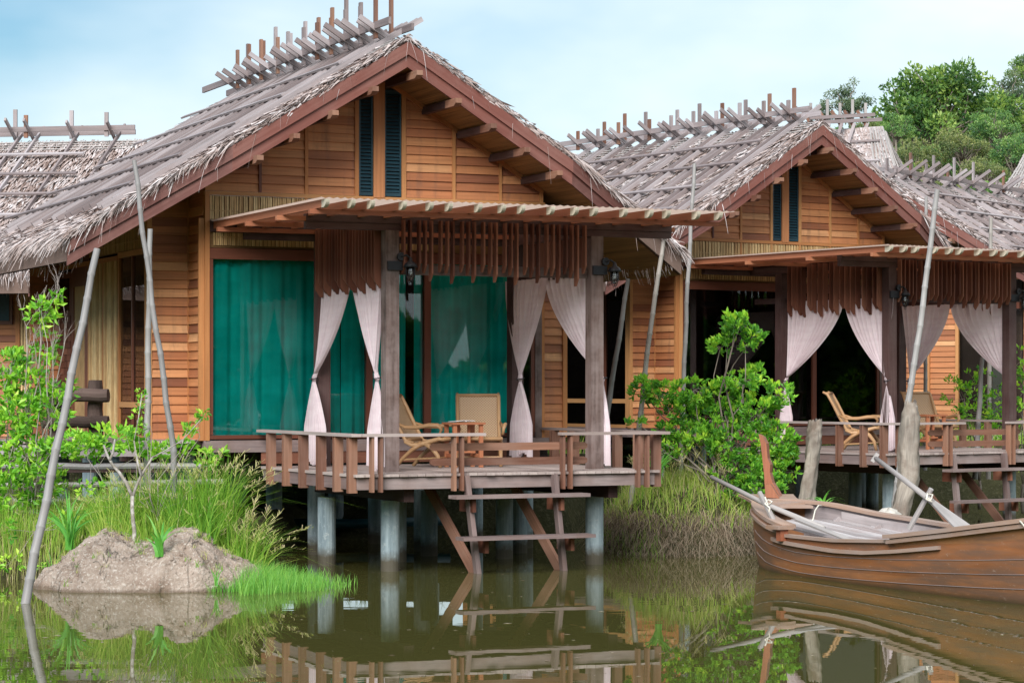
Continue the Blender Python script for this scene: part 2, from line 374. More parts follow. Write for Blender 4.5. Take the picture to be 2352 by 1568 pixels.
# ------------------------------------------------------------------ mesh builder
def V3(*a): return Vector(a)
class MB:
    """collects shapes; build() links them as ONE mesh object"""
    def __init__(s): s.v = []; s.f = []; s.t = []; s.uv = []
    def face(s, idx, tint, uvs):
        s.f.append(idx); s.t.append(tint); s.uv.extend(uvs)
    def box8(s, c, tint=None, L=None):
        """c: 4 start corners (ring) and 4 end corners (ring); length runs start -> end"""
        if tint is None: tint = random.random()
        b = len(s.v); s.v.extend([tuple(p) for p in c])
        c = [Vector(p) for p in c]
        if L is None: L = (c[4] - c[0]).length
        ou, ov = random.random() * 50, random.random() * 50
        per = 0
        for i in range(4):
            j = (i + 1) % 4
            wd = (c[j] - c[i]).length
            s.face((b + i, b + j, b + 4 + j, b + 4 + i), tint,
                   [(ou, ov + per), (ou, ov + per + wd), (ou + L, ov + per + wd), (ou + L, ov + per)])
            per += wd
        a0 = (c[1] - c[0]).length; a1 = (c[3] - c[0]).length
        for ids in ((3, 2, 1, 0), (4, 5, 6, 7)):
            s.face(tuple(b + k for k in ids), tint, [(ou, ov), (ou + a0 * 4, ov), (ou + a0 * 4, ov + a1), (ou, ov + a1)])
    def beam(s, p0, p1, w, h, up=(0, 0, 1), tint=None, w1=None, h1=None):
        p0 = Vector(p0); p1 = Vector(p1)
        d = (p1 - p0).normalized(); up = Vector(up)
        sd = d.cross(up)
        if sd.length < 1e-4: sd = d.cross(Vector((0, 1, 0)))
        sd.normalize(); u = sd.cross(d).normalized()
        w1 = w if w1 is None else w1; h1 = h if h1 is None else h1
        c = []
        for p, ww, hh in ((p0, w, h), (p1, w1, h1)):
            for a, bb in ((-1, -1), (1, -1), (1, 1), (-1, 1)):
                c.append(p + sd * (a * ww / 2) + u * (bb * hh / 2))
        s.box8(c, tint)
    def box(s, x0, x1, y0, y1, z0, z1, tint=None):
        d = (x1 - x0, y1 - y0, z1 - z0); k = d.index(max(d))
        if k == 0: c = [(x0, y0, z0), (x0, y1, z0), (x0, y1, z1), (x0, y0, z1)]; e = [(x1, q[1], q[2]) for q in c]
        elif k == 1: c = [(x0, y0, z0), (x0, y0, z1), (x1, y0, z1), (x1, y0, z0)]; e = [(q[0], y1, q[2]) for q in c]
        else: c = [(x0, y0, z0), (x1, y0, z0), (x1, y1, z0), (x0, y1, z0)]; e = [(q[0], q[1], z1) for q in c]
        s.box8(c + e, tint)
    def prism(s, pts, off, tint=None, axis=None):
        """flat polygon extruded by off"""
        if tint is None: tint = random.random()
        pts = [Vector(p) for p in pts]; off = Vector(off); n = len(pts)
        b = len(s.v); s.v.extend([tuple(p) for p in pts]); s.v.extend([tuple(p + off) for p in pts])
        ax = Vector(axis) if axis else (pts[1] - pts[0]); ax = ax.normalized()
        nn = off.normalized(); bx = nn.cross(ax)
        if bx.length < 1e-3: bx = nn.orthogonal()
        bx.normalize()
        ou, ov = random.random() * 50, random.random() * 50
        uv = [(ou + p.dot(ax), ov + p.dot(bx)) for p in pts]
        s.face(tuple(range(b + n - 1, b - 1, -1)), tint, uv[::-1])
        s.face(tuple(range(b + n, b + 2 * n)), tint, uv)
        th = off.length; per = 0
        for i in range(n):
            j = (i + 1) % n; L = (pts[j] - pts[i]).length
            s.face((b + i, b + j, b + n + j, b + n + i), tint, [(ou + per, ov), (ou + per + L, ov), (ou + per + L, ov + th), (ou + per, ov + th)])
            per += L
    def tube(s, pts, rad, n=8, tint=None, cap=True, flat=1.0):
        if tint is None: tint = random.random()
        pts = [Vector(p) for p in pts]
        if isinstance(rad, (int, float)): rad = [rad] * len(pts)
        b = len(s.v); ou, ov = random.random() * 50, random.random() * 50
        t = (pts[1] - pts[0]).normalized()
        a = t.orthogonal().normalized()
        Ls = [0.0]
        for i, p in enumerate(pts):
            if 0 < i < len(pts) - 1: t = (pts[i + 1] - pts[i - 1]).normalized()
            elif i == len(pts) - 1: t = (pts[i] - pts[i - 1]).normalized()
            a = (a - t * a.dot(t)); a.normalize(); c = t.cross(a)
            if i: Ls.append(Ls[-1] + (pts[i] - pts[i - 1]).length)
            for k in range(n):
                th = 2 * math.pi * k / n
                s.v.append(tuple(p + (a * math.cos(th) + c * math.sin(th) * flat) * rad[i]))
        for i in range(len(pts) - 1):
            r = max(rad[i], 0.003)
            for k in range(n):
                k2 = (k + 1) % n
                s.face((b + i * n + k, b + i * n + k2, b + (i + 1) * n + k2, b + (i + 1) * n + k), tint,
                       [(ou + Ls[i], ov + 6.28 * r * k / n), (ou + Ls[i], ov + 6.28 * r * (k + 1) / n), (ou + Ls[i + 1], ov + 6.28 * r * (k + 1) / n), (ou + Ls[i + 1], ov + 6.28 * r * k / n)])
        if cap:
            for q in (0, len(pts) - 1):
                ids = [b + q * n + k for k in range(n)]
                if q == 0: ids = ids[::-1]
                s.face(tuple(ids), tint, [(ou, ov)] * n)
    def grid(s, P, tint=0.5, uvs=1.0, closed=False):
        """P[i][j] points"""
        b = len(s.v); ni, nj = len(P), len(P[0])
        for row in P: s.v.extend([tuple(p) for p in row])
        for i in range(ni - 1):
            for j in range(nj - (0 if closed else 1)):
                j2 = (j + 1) % nj
                t = tint(i, j) if callable(tint) else tint
                s.face((b + i * nj + j, b + i * nj + j2, b + (i + 1) * nj + j2, b + (i + 1) * nj + j), t,
                       [(i * uvs, j * uvs), (i * uvs, (j + 1) * uvs), ((i + 1) * uvs, (j + 1) * uvs), ((i + 1) * uvs, j * uvs)])
    def strips(s, P, tints, w_uv=0.05):
        """P: array (N, k, 2, 3): ribbons of k cross lines"""
        N, k = P.shape[:2]
        b = len(s.v); s.v.extend(map(tuple, P.reshape(-1, 3).tolist()))
        for i in range(N):
            o = b + i * k * 2; t = float(tints[i]); ou = random.random() * 50; ov = random.random() * 50
            for j in range(k - 1):
                q = o + j * 2
                s.face((q, q + 1, q + 3, q + 2), t, [(ou + j * .1, ov), (ou + j * .1, ov + w_uv), (ou + (j + 1) * .1, ov + w_uv), (ou + (j + 1) * .1, ov)])
    def build(s, name, mat, parent=None, smooth=False):
        me = bpy.data.meshes.new(name)
        nl = [len(f) for f in s.f]
        me.vertices.add(len(s.v)); me.vertices.foreach_set('co', np.array(s.v, dtype=np.float32).ravel())
        tot = sum(nl)
        me.loops.add(tot); me.loops.foreach_set('vertex_index', np.fromiter((i for f in s.f for i in f), dtype=np.int32, count=tot))
        me.polygons.add(len(nl))
        st = np.concatenate(([0], np.cumsum(nl)[:-1])).astype(np.int32)
        me.polygons.foreach_set('loop_start', st)
        me.update(calc_edges=True)
        me.polygons.foreach_set('use_smooth', np.full(len(nl), bool(smooth)))
        uvl = me.uv_layers.new(name='UVMap')
        uvl.data.foreach_set('uv', np.array(s.uv, dtype=np.float32).ravel())
        at = me.attributes.new('tint', 'FLOAT', 'FACE')
        at.data.foreach_set('value', np.array(s.t, dtype=np.float32))
        me.materials.append(M[mat] if isinstance(mat, str) else mat)
        o = bpy.data.objects.new(name, me)
        scene.collection.objects.link(o)
        if parent is not None: o.parent = parent
        return o

def tag(o, label=None, cat=None, group=None, kind=None):
    if label: o['label'] = label
    if cat: o['category'] = cat
    if group: o['group'] = group
    if kind: o['kind'] = kind
    return o

def empty(name, loc=(0, 0, 0), rz=0, scale=1.0, sz=None):
    o = bpy.data.objects.new(name, None)
    o.empty_display_size = 0.3
    o.location = loc; o.rotation_euler = (0, 0, rz); o.scale = (scale, scale, scale if sz is None else sz)
    scene.collection.objects.link(o)
    return o

def copy_tree(o, parent=None):
    c = o.copy(); scene.collection.objects.link(c)
    if parent is not None: c.parent = parent
    for ch in list(o.children): copy_tree(ch, c)
    return c

def at(px, py, Y):
    """point at distance Y seen at (px, py) of the 2352 px wide view"""
    return Vector(((px - 1176) / FPX * Y, Y, CAMH - (py - HOR) / FPX * Y))

class Frame:
    """house frame: u to the right along the facade, v away from the viewer"""
    def __init__(s, x, y, th, sc=1.0, z=0.0, zs=1.0):
        s.x, s.y, s.th, s.sc, s.z, s.zs = x, y, th, sc, z, zs
        s.c, s.s = math.cos(th), math.sin(th)
    def inv(s, p):
        dx, dy = (p[0] - s.x) / s.sc, (p[1] - s.y) / s.sc
        return Vector((s.c * dx + s.s * dy, -s.s * dx + s.c * dy, (p[2] - s.z) / s.zs))
    def world(s, u, v, z):
        return Vector((s.x + s.sc * (s.c * u - s.s * v), s.y + s.sc * (s.s * u + s.c * v), s.z + z * s.zs))
    def v_at(s, px, u):
        k = (px - 1176) / FPX
        a = s.x / s.sc + s.c * u; b = s.y / s.sc + s.s * u
        return (a - k * b) / (s.s + k * s.c)
    def u_at(s, px, v):
        k = (px - 1176) / FPX
        a = s.x / s.sc - s.s * v; b = s.y / s.sc + s.c * v
        return (k * b - a) / (s.c - k * s.s)
    def z_at(s, py, u, v):
        Y = s.y + s.sc * (s.s * u + s.c * v)
        return (CAMH - (py - HOR) / FPX * Y - s.z) / s.zs

# ------------------------------------------------------------------ roof
SC, PITCH, ZS, ZT = 1.01, 0.608, 6.93, 7.33      # ridge line, pitch, soffit and thatch height at the ridge
def zt(s): return ZT - PITCH * abs(s - SC)
def zs(s): return ZS - PITCH * abs(s - SC)
VB = 10.75
def vfront(D): return 1.89 if D <= 2.6 else 1.89 + 0.28 * (D - 2.6)
DE = 4.75

def thatch_strips(mb, side, v0f, v1, D0, D1, row=0.115, step=0.044, ln=0.30, zfun=None, seed=0, coarse=1.0):
    rng = np.random.default_rng(seed)
    nrm = np.array([side * PITCH, 0, 1.0]); nrm /= np.linalg.norm(nrm)
    dn = np.array([side * 1.0, 0, -PITCH]); dn /= np.linalg.norm(dn)
    al = np.array([0, 1.0, 0])
    Ps = []; Ts = []
    D = D0
    while D < D1:
        va = v0f(D) - 0.02
        n = int((v1 - va) / (step * coarse))
        vs = va + (np.arange(n) + rng.random(n)) * step * coarse
        d0 = D + rng.normal(0, 0.022, n) + .025 * np.sin(vs * 2.7 + D * 1.7)
        base = np.stack([SC + side * d0, vs, ZT - PITCH * d0 + 0.012 + rng.random(n) * 0.012], 1)
        ang = rng.normal(0, 0.16, n)
        L = ln * rng.uniform(0.6, 1.15, n)
        wd = rng.uniform(0.018, 0.042, n) * coarse
        dirs = dn[None] * np.cos(ang)[:, None] + al[None] * np.sin(ang)[:, None]
        sid = al[None] * np.cos(ang)[:, None] - dn[None] * np.sin(ang)[:, None]
        lift = rng.uniform(0.004, 0.038, n)
        P = np.zeros((n, 3, 2, 3))
        for k, (a, b) in enumerate(((0, 0.0), (0.6, 0.5), (1.0, 1.0))):
            c = base + dirs * (L * a)[:, None] + nrm[None] * (lift * b)[:, None]
            ww = wd * (1 - 0.35 * (k == 2))
            tw = nrm[None] * (rng.normal(0, 0.10, n) * wd)[:, None]
            P[:, k, 0] = c - sid * ww[:, None] / 2 - tw
            P[:, k, 1] = c + sid * ww[:, None] / 2 + tw
        Ps.append(P); Ts.append(np.clip(rng.normal(0.53, 0.27, n) + 0.10 * math.sin(D * 9) + .16 * np.sin(vs * 1.9 + D * 2.3) * np.sin(vs * .7 - D * 3.1 + seed), 0, 1))
        D += row
    mb.strips(np.concatenate(Ps), np.concatenate(Ts))

def fringe(mb, pts, out, n, ln=(0.18, 0.45), droop=0.5, w=(0.012, 0.03), seed=0, spread=0.25):
    """loose palm ends hanging from the polyline pts, pointing along out"""
    rng = np.random.default_rng(seed)
    pts = np.array([list(p) for p in pts], float); seg = np.linalg.norm(np.diff(pts, axis=0), axis=1)
    cum = np.concatenate(([0], np.cumsum(seg))); out = np.array(out, float); out /= np.linalg.norm(out)
    P = np.zeros((n, 4, 2, 3)); T = np.clip(rng.normal(0.62, 0.25, n), 0, 1)
    for i in range(n):
        t = rng.random() * cum[-1]
        if rng.random() < 0.45: t = min(cum[-1], max(0, round(t / 0.28) * 0.28 + rng.normal(0, 0.05)))
        k = min(len(seg) - 1, int(np.searchsorted(cum, t) - 1)) if t > 0 else 0
        p = pts[k] + (pts[k + 1] - pts[k]) * ((t - cum[k]) / seg[k]) + rng.normal(0, 0.015, 3)
        d = out + rng.normal(0, spread, 3); d /= np.linalg.norm(d)
        L = rng.uniform(*ln) * (0.6 + 0.8 * rng.random()); ww = rng.uniform(*w)
        sd = np.cross(d, rng.normal(0, 1, 3)); sd /= np.linalg.norm(sd)
        dr = droop * rng.uniform(0.4, 1.3)
        for j, a in enumerate((0, 0.33, 0.7, 1.0)):
            c = p + d * L * a + np.array([0, 0, -1]) * (dr * L * a * a)
            P[i, j, 0] = c - sd * ww * (1 - 0.8 * a) / 2; P[i, j, 1] = c + sd * ww * (1 - 0.8 * a) / 2
    mb.strips(P, T)

def make_roof(root, seed, sides=(-1, 1), fine=(1.0, 1.6), stations=None, rbeams=(2.0, 10.9), frames=True, ridge_h=(0.40, 0.58), bat_v0=2.55, ext=0.50, gap=0.60):
    mb = MB()
    for sd in (-1, 1):
        out = [(SC, 1.89), (SC + sd * 2.6, 1.89), (SC + sd * DE, vfront(DE)), (SC + sd * DE, VB), (SC, VB)]
        top = [V3(a, b, zt(a) - 0.03) for a, b in out]; bot = [V3(a, b, zs(a) + 0.03) for a, b in out]
        n = len(out); b = len(mb.v); mb.v.extend([tuple(p) for p in top + bot])
        fa = tuple(range(b, b + n)); fb = tuple(range(b + 2 * n - 1, b + n - 1, -1))
        mb.face(fa if sd < 0 else fa, 0.3, [(p.x, p.y) for p in top]); mb.face(fb, 0.3, [(p.x, p.y) for p in bot[::-1]])
        for i in range(n):
            j = (i + 1) % n
            mb.face((b + i, b + j, b + n + j, b + n + i), 0.3, [(0, 0), (1, 0), (1, .1), (0, .1)])
    roof = mb.build('roof', 'thatch_base', root)
    # soffit of split bamboo under the overhang
    mb = MB()
    for sd in (-1, 1):
        out = [(SC, 1.93), (SC + sd * 2.6, 1.93), (SC + sd * (DE - .03), vfront(DE) + .03), (SC + sd * (DE - .03), VB - .05), (SC, VB - .05)]
        q = [V3(a, b, zs(a)) for a, b in out]
        b = len(mb.v); mb.v.extend([tuple(p) for p in q])
        mb.face(tuple(range(b, b + 5)), 0.5, [(p.y, p.x * 1.17) for p in q])
    mb.build('soffit', 'soffit', roof)
    for sd, fn in zip((-1, 1), fine):
        mb = MB()
        if sd in sides:
            thatch_strips(mb, sd, vfront, VB, 0.0, DE - 0.18, seed=seed + sd, coarse=fn, row=0.115 * fn)
        vf = lambda D: V3(SC + sd * D, vfront(D) - 0.02, ZT - PITCH * D)
        verge = [vf(D) for D in np.linspace(0, DE, 16)]
        # thick stepped verge edge
        rng = np.random.default_rng(seed + 50)
        fringe(mb, verge, (sd * 0.92, -0.14, -0.52), 520, (0.06, 0.18), 0.15, (0.016, 0.042), seed + 3, 0.15)
        fringe(mb, [vf(D) - V3(0, 0, .05) for D in np.linspace(0, DE, 16)], (sd * 0.92, -0.10, -0.52), 420, (0.06, 0.16), 0.15, (0.016, 0.04), seed + 4, 0.12)
        fringe(mb, [vf(D) for D in np.linspace(0, DE, 16)], (sd * 0.3, -0.25, -0.9), 26, (0.2, 0.42), 0.5, (0.008, 0.014), seed + 14, 0.2)
        fringe(mb, [vf(D) for D in np.linspace(DE * 0.55, DE, 10)], (sd * 0.78, -0.30, -0.58), 460, (0.12, 0.28), 0.2, (0.014, 0.034), seed + 5, 0.22)
        ev = [V3(SC + sd * (DE - 0.1), v, ZT - PITCH * (DE - 0.1)) for v in np.linspace(vfront(DE), VB, 14)]
        fringe(mb, ev, (sd * 0.8, -0.1, -0.62), 2400 if sd in sides else 900, (0.12, 0.30), 0.3, (0.014, 0.034), seed + 6, 0.22)
        fringe(mb, [p_ - V3(sd * .15, 0, .22) for p_ in ev], (sd * 0.35, -0.1, -0.9), 420, (0.10, 0.26), 0.2, (0.012, 0.028), seed + 8, 0.22)
        mb.build('thatch', 'thatch', roof)
    # fascia boards along the verge
    for sd in (-1, 1):
        for (za, zb, vo, mat) in ((-0.075, -0.255, -0.05, 'fascia'), (-0.255, -0.43, -0.012, 'fascia')):
            for (Da, Db, tn) in ((0.0, 2.6, 0.8), (2.6, DE if sd < 0 else 3.55, 0.15)):
                mb = MB()
                va, vb = (1.89, 1.89) if Db < 3 else (1.89, vfront(Db))
                a0, b0 = SC + sd * Da, SC + sd * Db
                P = lambda s_, v_, z_: (s_, v_ + vo, z_)
                th = 0.045
                c = [P(a0, va, zt(a0) + za), P(a0, va + th, zt(a0) + za), P(a0, va + th, zt(a0) + zb), P(a0, va, zt(a0) + zb),
                     P(b0, vb, zt(b0) + za), P(b0, vb + th, zt(b0) + za), P(b0, vb + th, zt(b0) + zb), P(b0, vb, zt(b0) + zb)]
                mb.box8(c, tn + random.uniform(-.12, .12))
                mb.build('fascia_board', mat, roof)
        # purlins under the overhang
        for D in (0.12 if sd > 0 else 0.55, 0.72 if sd > 0 else 1.15, 1.27 if sd > 0 else 1.72, 1.80 if sd > 0 else 2.25, 2.32):
            if sd < 0 and D == 2.32: continue
            mb = MB()
            x = SC + sd * D; z = zs(x) - 0.055 - 0.01
            mb.prism([(x - .045, 1.72, z + .05), (x - .045, 1.72, z - .015), (x - .045, 1.80, z - .055), (x - .045, 3.05, z - .055), (x - .045, 3.05, z + .05)], (0.09, 0, 0), axis=(0, 1, 0))
            mb.build('purlin', 'beam', roof)
            mb = MB()
            mb.prism([(x - .047, 1.71, z + .051), (x - .047, 1.71, z - .017), (x - .047, 1.79, z - .058), (x - .047, 2.1, z - .058), (x - .047, 2.1, z + .051)], (0.094, 0, 0), axis=(0, 1, 0))
            mb.build('purlin_end', 'rail', roof)
    if not frames: return roof
    rr = random.Random(seed)
    if stations is None:
        stations = []
        v = 2.55; k = 0
        while v < 9.75:
            stations.append(v); v += (0.20 if k % 2 == 0 and rr.random() < 0.8 else gap) ; k += 1
    SL = math.sqrt(1 + PITCH ** 2)
    for sd in (-1, 1):
        for v in stations:
            mb = MB(); off = 0.03 * sd; o2 = rr.uniform(-.03, .03)
            D1 = rr.uniform(4.0, 4.3)
            a = V3(SC + sd * D1, v + off, ZT - PITCH * D1 + 0.075)
            e = ext + rr.uniform(-.08, .06)
            b = V3(SC - sd * e, v + off + o2, ZT + PITCH * e + 0.075)
            mb.beam(a, b, 0.04, 0.075, up=(sd * PITCH, 0, 1))
            mb.build('rafter', 'grey', roof)
        if sd in sides:
            for i, D in enumerate((0.75, 1.5, 2.25, 3.0, 3.7)):
                mb = MB(); j = rr.uniform(-.25, .25)
                mb.beam((SC + sd * D, bat_v0 + j, ZT - PITCH * D + 0.14), (SC + sd * D, 10.6 + j, ZT - PITCH * D + 0.14), 0.075, 0.03, up=(sd * PITCH, 0, 1))
                mb.build('batten', 'grey', roof)
        # thin split bamboo strips holding the ridge cap
        for D in (0.10, 0.19, 0.28, 0.38):
            mb = MB(); mb.beam((SC + sd * D, 2.0, ZT - PITCH * D + 0.045), (SC + sd * D, 10.6, ZT - PITCH * D + 0.045), 0.028, 0.01, up=(sd * PITCH, 0, 1), tint=.9)
            mb.build('ridge_strip', 'oar', roof)
    zc = ZT + 0.09
    for x, z, a in ((SC - 0.22, zc + 0.15, 0), (SC + 0.18, zc + 0.10, .12)):
        mb = MB(); mb.beam((x, rbeams[0] + a, z), (x, rbeams[1] - a, z), 0.04, 0.10); mb.build('ridge_beam', 'grey', roof)
    for i, v in enumerate(stations):
        for q in range(1 if i % 2 else 1):
            mb = MB(); x = SC + (0.14 if i % 2 else -0.18); hh = zc + ridge_h[i % 2] * rr.uniform(0.88, 1.12)
            mb.box(x - .022, x + .022, v + .07, v + .15, zc - 0.02, hh); mb.build('ridge_post', 'grey' if rr.random() < .6 else 'rail', roof)
    return roof

# ------------------------------------------------------------------ walls
BH = 0.128
def lap_boards(mb, p0, dirv, L, z0, z1, nrm, clip=None, bh=BH, joint=None):
    """horizontal lap siding from p0 along dirv (unit 2D), outward normal nrm (2D); clip(t)->max z"""
    z = z0; dx, dy = dirv; nx, ny = nrm
    while z < z1 - 0.01:
        zt_ = min(z + bh, z1)
        t0a = t0b = 0.0; t1a = t1b = L
        if clip:
            ts = np.linspace(0, L, 161)
            ok = [t for t in ts if clip(t) >= z]; ok2 = [t for t in ts if clip(t) >= zt_]
            if not ok: break
            t0a, t1a = ok[0], ok[-1]
            if ok2: t0b, t1b = ok2[0], ok2[-1]
            else:
                k = max(ok, key=clip); t0b = max(t0a, k - .02); t1b = min(t1a, k + .02); zt_ = clip(k)
        cuts = [-1e9] + list(joint or []) + [1e9]
        A0, A1, B0, B1 = t0a, t1a, t0b, t1b
        for ca, cb in zip(cuts[:-1], cuts[1:]):
            t0a, t1a, t0b, t1b = max(A0, ca), min(A1, cb), max(B0, ca), min(B1, cb)
            if t1a <= t0a + .004: continue
            if t1b < t0b: t0b = t1b = (t0b + t1b) / 2
            def P(t, zz, o): return (p0[0] + dx * t + nx * o, p0[1] + dy * t + ny * o, zz)
            o1, o2 = 0.030 + random.uniform(-.003, .003), 0.004
            c = [P(t0a, z, -0.01), P(t0a, z, o1), P(t0b, zt_, o2), P(t0b, zt_, -0.01), P(t1a, z, -0.01), P(t1a, z, o1), P(t1b, zt_, o2), P(t1b, zt_, -0.01)]
            mb.box8(c, min(1, max(0, random.gauss(0.48, 0.27))))
        z += bh

def bamboo_panel(p0, dirv, L, z0, z1, nrm, clip=None, pitch=0.034, parent=None, name='bamboo_panel', dark=False):
    mb = MB(); dx, dy = dirv; nx, ny = nrm; n = int(L / pitch)
    rr = random.Random(int(L * 1000) + n)
    for i in range(n):
        t = (i + 0.5) * L / n; zz = z1 if clip is None else min(z1, clip(t))
        if zz < z0 + 0.05: continue
        w_ = pitch * 0.36; o = 0.008 + 0.006 * ((i % 2) * 2 - 1) + rr.uniform(-.002, .002)
        tn = min(1, max(0, rr.gauss(0.55, 0.25)))
        P = lambda tt, z_, oo: (p0[0] + dx * tt + nx * oo, p0[1] + dy * tt + ny * oo, z_)
        j = rr.uniform(-.006, .006)
        c = [P(t - w_, z0, o - .006), P(t + w_, z0, o - .006), P(t + w_, z0, o + .006), P(t - w_, z0, o + .006),
             P(t - w_ + j, zz, o - .006), P(t + w_ + j, zz, o - .006), P(t + w_ + j, zz, o + .006), P(t - w_ + j, zz, o + .006)]
        mb.box8(c, tn)
    z = z0 + 0.12
    while z < z1 - 0.05 and z1 - z0 < 1:
        P = lambda tt, oo: Vector((p0[0] + dx * tt + nx * oo, p0[1] + dy * tt + ny * oo, z))
        mb.beam(P(0, .016), P(L, .016), 0.006, 0.012, tint=0.3)
        z += 0.17
    return mb.build(name, 'bamboo', parent)
#@@PART3

# ------------------------------------------------------------------ stilt house
FR1 = Frame(-1.6245, 32.2, R(24.5), 1.0, 0.09)
FR2 = Frame(6.009, 43.202, R(34.05), 0.964, 0.09)

def like(o, root):
    o.location = root.location; o.rotation_euler = root.rotation_euler; o.scale = root.scale
    return o

def part(name, mat, parent, fn, smooth=False):
    mb = MB(); fn(mb); return mb.build(name, mat, parent, smooth)

def boxp(name, mat, parent, *a, tint=None):
    mb = MB(); mb.box(*a, tint=tint); return mb.build(name, mat, parent)

def drape(root, u, u2, ta0, ta1, ztop, ttie, ztie, tb0, tb1, zbot, seed, label, group, mat='white_cloth', amp=0.048, nf=9):
    """tied-back hanging cloth in the plane u = const, running along v"""
    mb = MB(); NT, NZ = 90, 46
    rr = random.Random(seed); ph = rr.random() * 6
    P = []
    for i in range(NZ + 1):
        a = i / NZ; z = ztop + (zbot - ztop) * a
        if z >= ztie:
            k = (ztop - z) / (ztop - ztie); e = k ** 1.7; e2 = k ** 1.15
            L0, L1 = ta0 + (ttie - .05 - ta0) * e, ta1 + (ttie + .05 - ta1) * e
            near0 = abs(ta0 - ttie) < abs(ta1 - ttie)
            if near0: L0 = ta0 + (ttie - .05 - ta0) * e2
            else: L1 = ta1 + (ttie + .05 - ta1) * e2
            am = amp * (1 - 0.55 * k)
        else:
            k = (ztie - z) / (ztie - zbot); e = min(1, k * 1.7) ** 0.75
            L0, L1 = ttie - .05 + (tb0 - ttie + .05) * e, ttie + .05 + (tb1 - ttie - .05) * e
            am = amp * (0.40 + 0.35 * k)
        row = []
        for j in range(NT + 1):
            t = j / NT
            f = math.sin(t * nf * 6.283 + ph + 1.2 * math.sin(t * 5 + a * 2)) + 0.45 * math.sin(t * nf * 13.1 + ph * 2 + a * 3)
            zz = z
            if a > 0.85: zz = z + 0.05 * math.sin(t * 7 + seed) * (a - .85) / .15
            uu = u + (u2 - u) * min(1, (ztop - z) / (ztop - ztie)) ** 1.5
            row.append((uu + am * f, L0 + (L1 - L0) * t, zz))
        P.append(row)
    mb.grid(P, 0.5, 0.02)
    o = mb.build('curtain', mat, None, True)
    like(o, root); tag(o, label, 'curtain', group)
    mb = MB()
    c = [(u2 + math.cos(t) * 0.055, ttie + math.sin(t) * 0.07, ztie + .01 * math.cos(t)) for t in np.linspace(0, 6.28, 15)]
    mb.tube(c, 0.008, 6); mb.build('tieback', 'iron', o)
    return o

def sheer(root, u0, u1, v, z0, z1, seed, label, group, nf=17, amp=0.042):
    mb = MB(); P = []; n = int((u1 - u0) * 60)
    for i in range(9):
        a = i / 8; row = []
        for j in range(n + 1):
            t = j / n * (u1 - u0)
            f = math.sin(t * nf + seed + 0.8 * math.sin(t * 3.1 + seed)) + 0.5 * math.sin(t * nf * 2.3 + seed * 2 + a * .6) + 0.3 * math.sin(t * nf * 0.37 + a)
            row.append((u0 + t, v + amp * f * (0.7 + 0.3 * a), z1 + (z0 - z1) * a))
        P.append(row)
    mb.grid(P, 0.5, 0.02)
    o = mb.build('curtain', 'teal_cloth', None, True); like(o, root); tag(o, label, 'curtain', group)
    return o

def lantern(root, u, v, z, side, label, group):
    t = empty('wall_lantern'); like(t, root)
    f = Frame(root.location.x, root.location.y, root.rotation_euler.z, root.scale.x, root.location.z)
    t.location = f.world(u, v, z)
    tag(t, label, 'lantern', group)
    boxp('mounting_band', 'iron', t, -0.20 * side, 0.015 * side, -0.11, 0.11, -0.02, 0.10) if side > 0 else boxp('mounting_band', 'iron', t, -0.015, 0.2, -0.11, 0.11, -0.02, 0.10)
    mb = MB(); mb.tube([(-.02, -.10, .16), (-.02, -.14, .16)], 0.055, 14); mb.tube([(-.02, -.14, .16), (.04, -.16, .18), (.10, -.16, .14)], 0.013, 6)
    mb.build('bracket', 'iron', t)
    cx, cy = .10, -.16
    mb = MB(); mb.tube([(cx, cy, .15), (cx, cy, .10), (cx, cy, .07), (cx, cy, .02)], [.02, .03, .075, .10], 14); mb.build('lamp_hood', 'iron', t, True)
    mb = MB(); mb.tube([(cx, cy, .02), (cx, cy, -.10), (cx, cy, -.15)], [.045, .045, .02], 14); mb.build('lamp_glass', 'glass', t, True)
    mb = MB(); mb.tube([(cx, cy, .0), (cx, cy, -.05), (cx, cy, -.08)], [.02, .026, .008], 10); mb.build('bulb', 'paper', t, True)
    mb = MB()
    for k in range(6):
        a = k * math.pi / 3
        mb.tube([(cx + .06 * math.cos(a), cy + .06 * math.sin(a), .02), (cx + .062 * math.cos(a), cy + .062 * math.sin(a), -.1), (cx + .03 * math.cos(a), cy + .03 * math.sin(a), -.17), (cx, cy, -.18)], .0045, 5)
    for zz in (-.04, -.1): mb.tube([(cx + .062 * math.cos(a), cy + .062 * math.sin(a), zz) for a in np.linspace(0, 6.283, 13)], .004, 5)
    mb.tube([(cx + .02 * math.cos(a), cy, -.20 + .02 * math.sin(a)) for a in np.linspace(0, 6.283, 9)], .004, 5)
    mb.build('cage', 'iron', t)
    return t

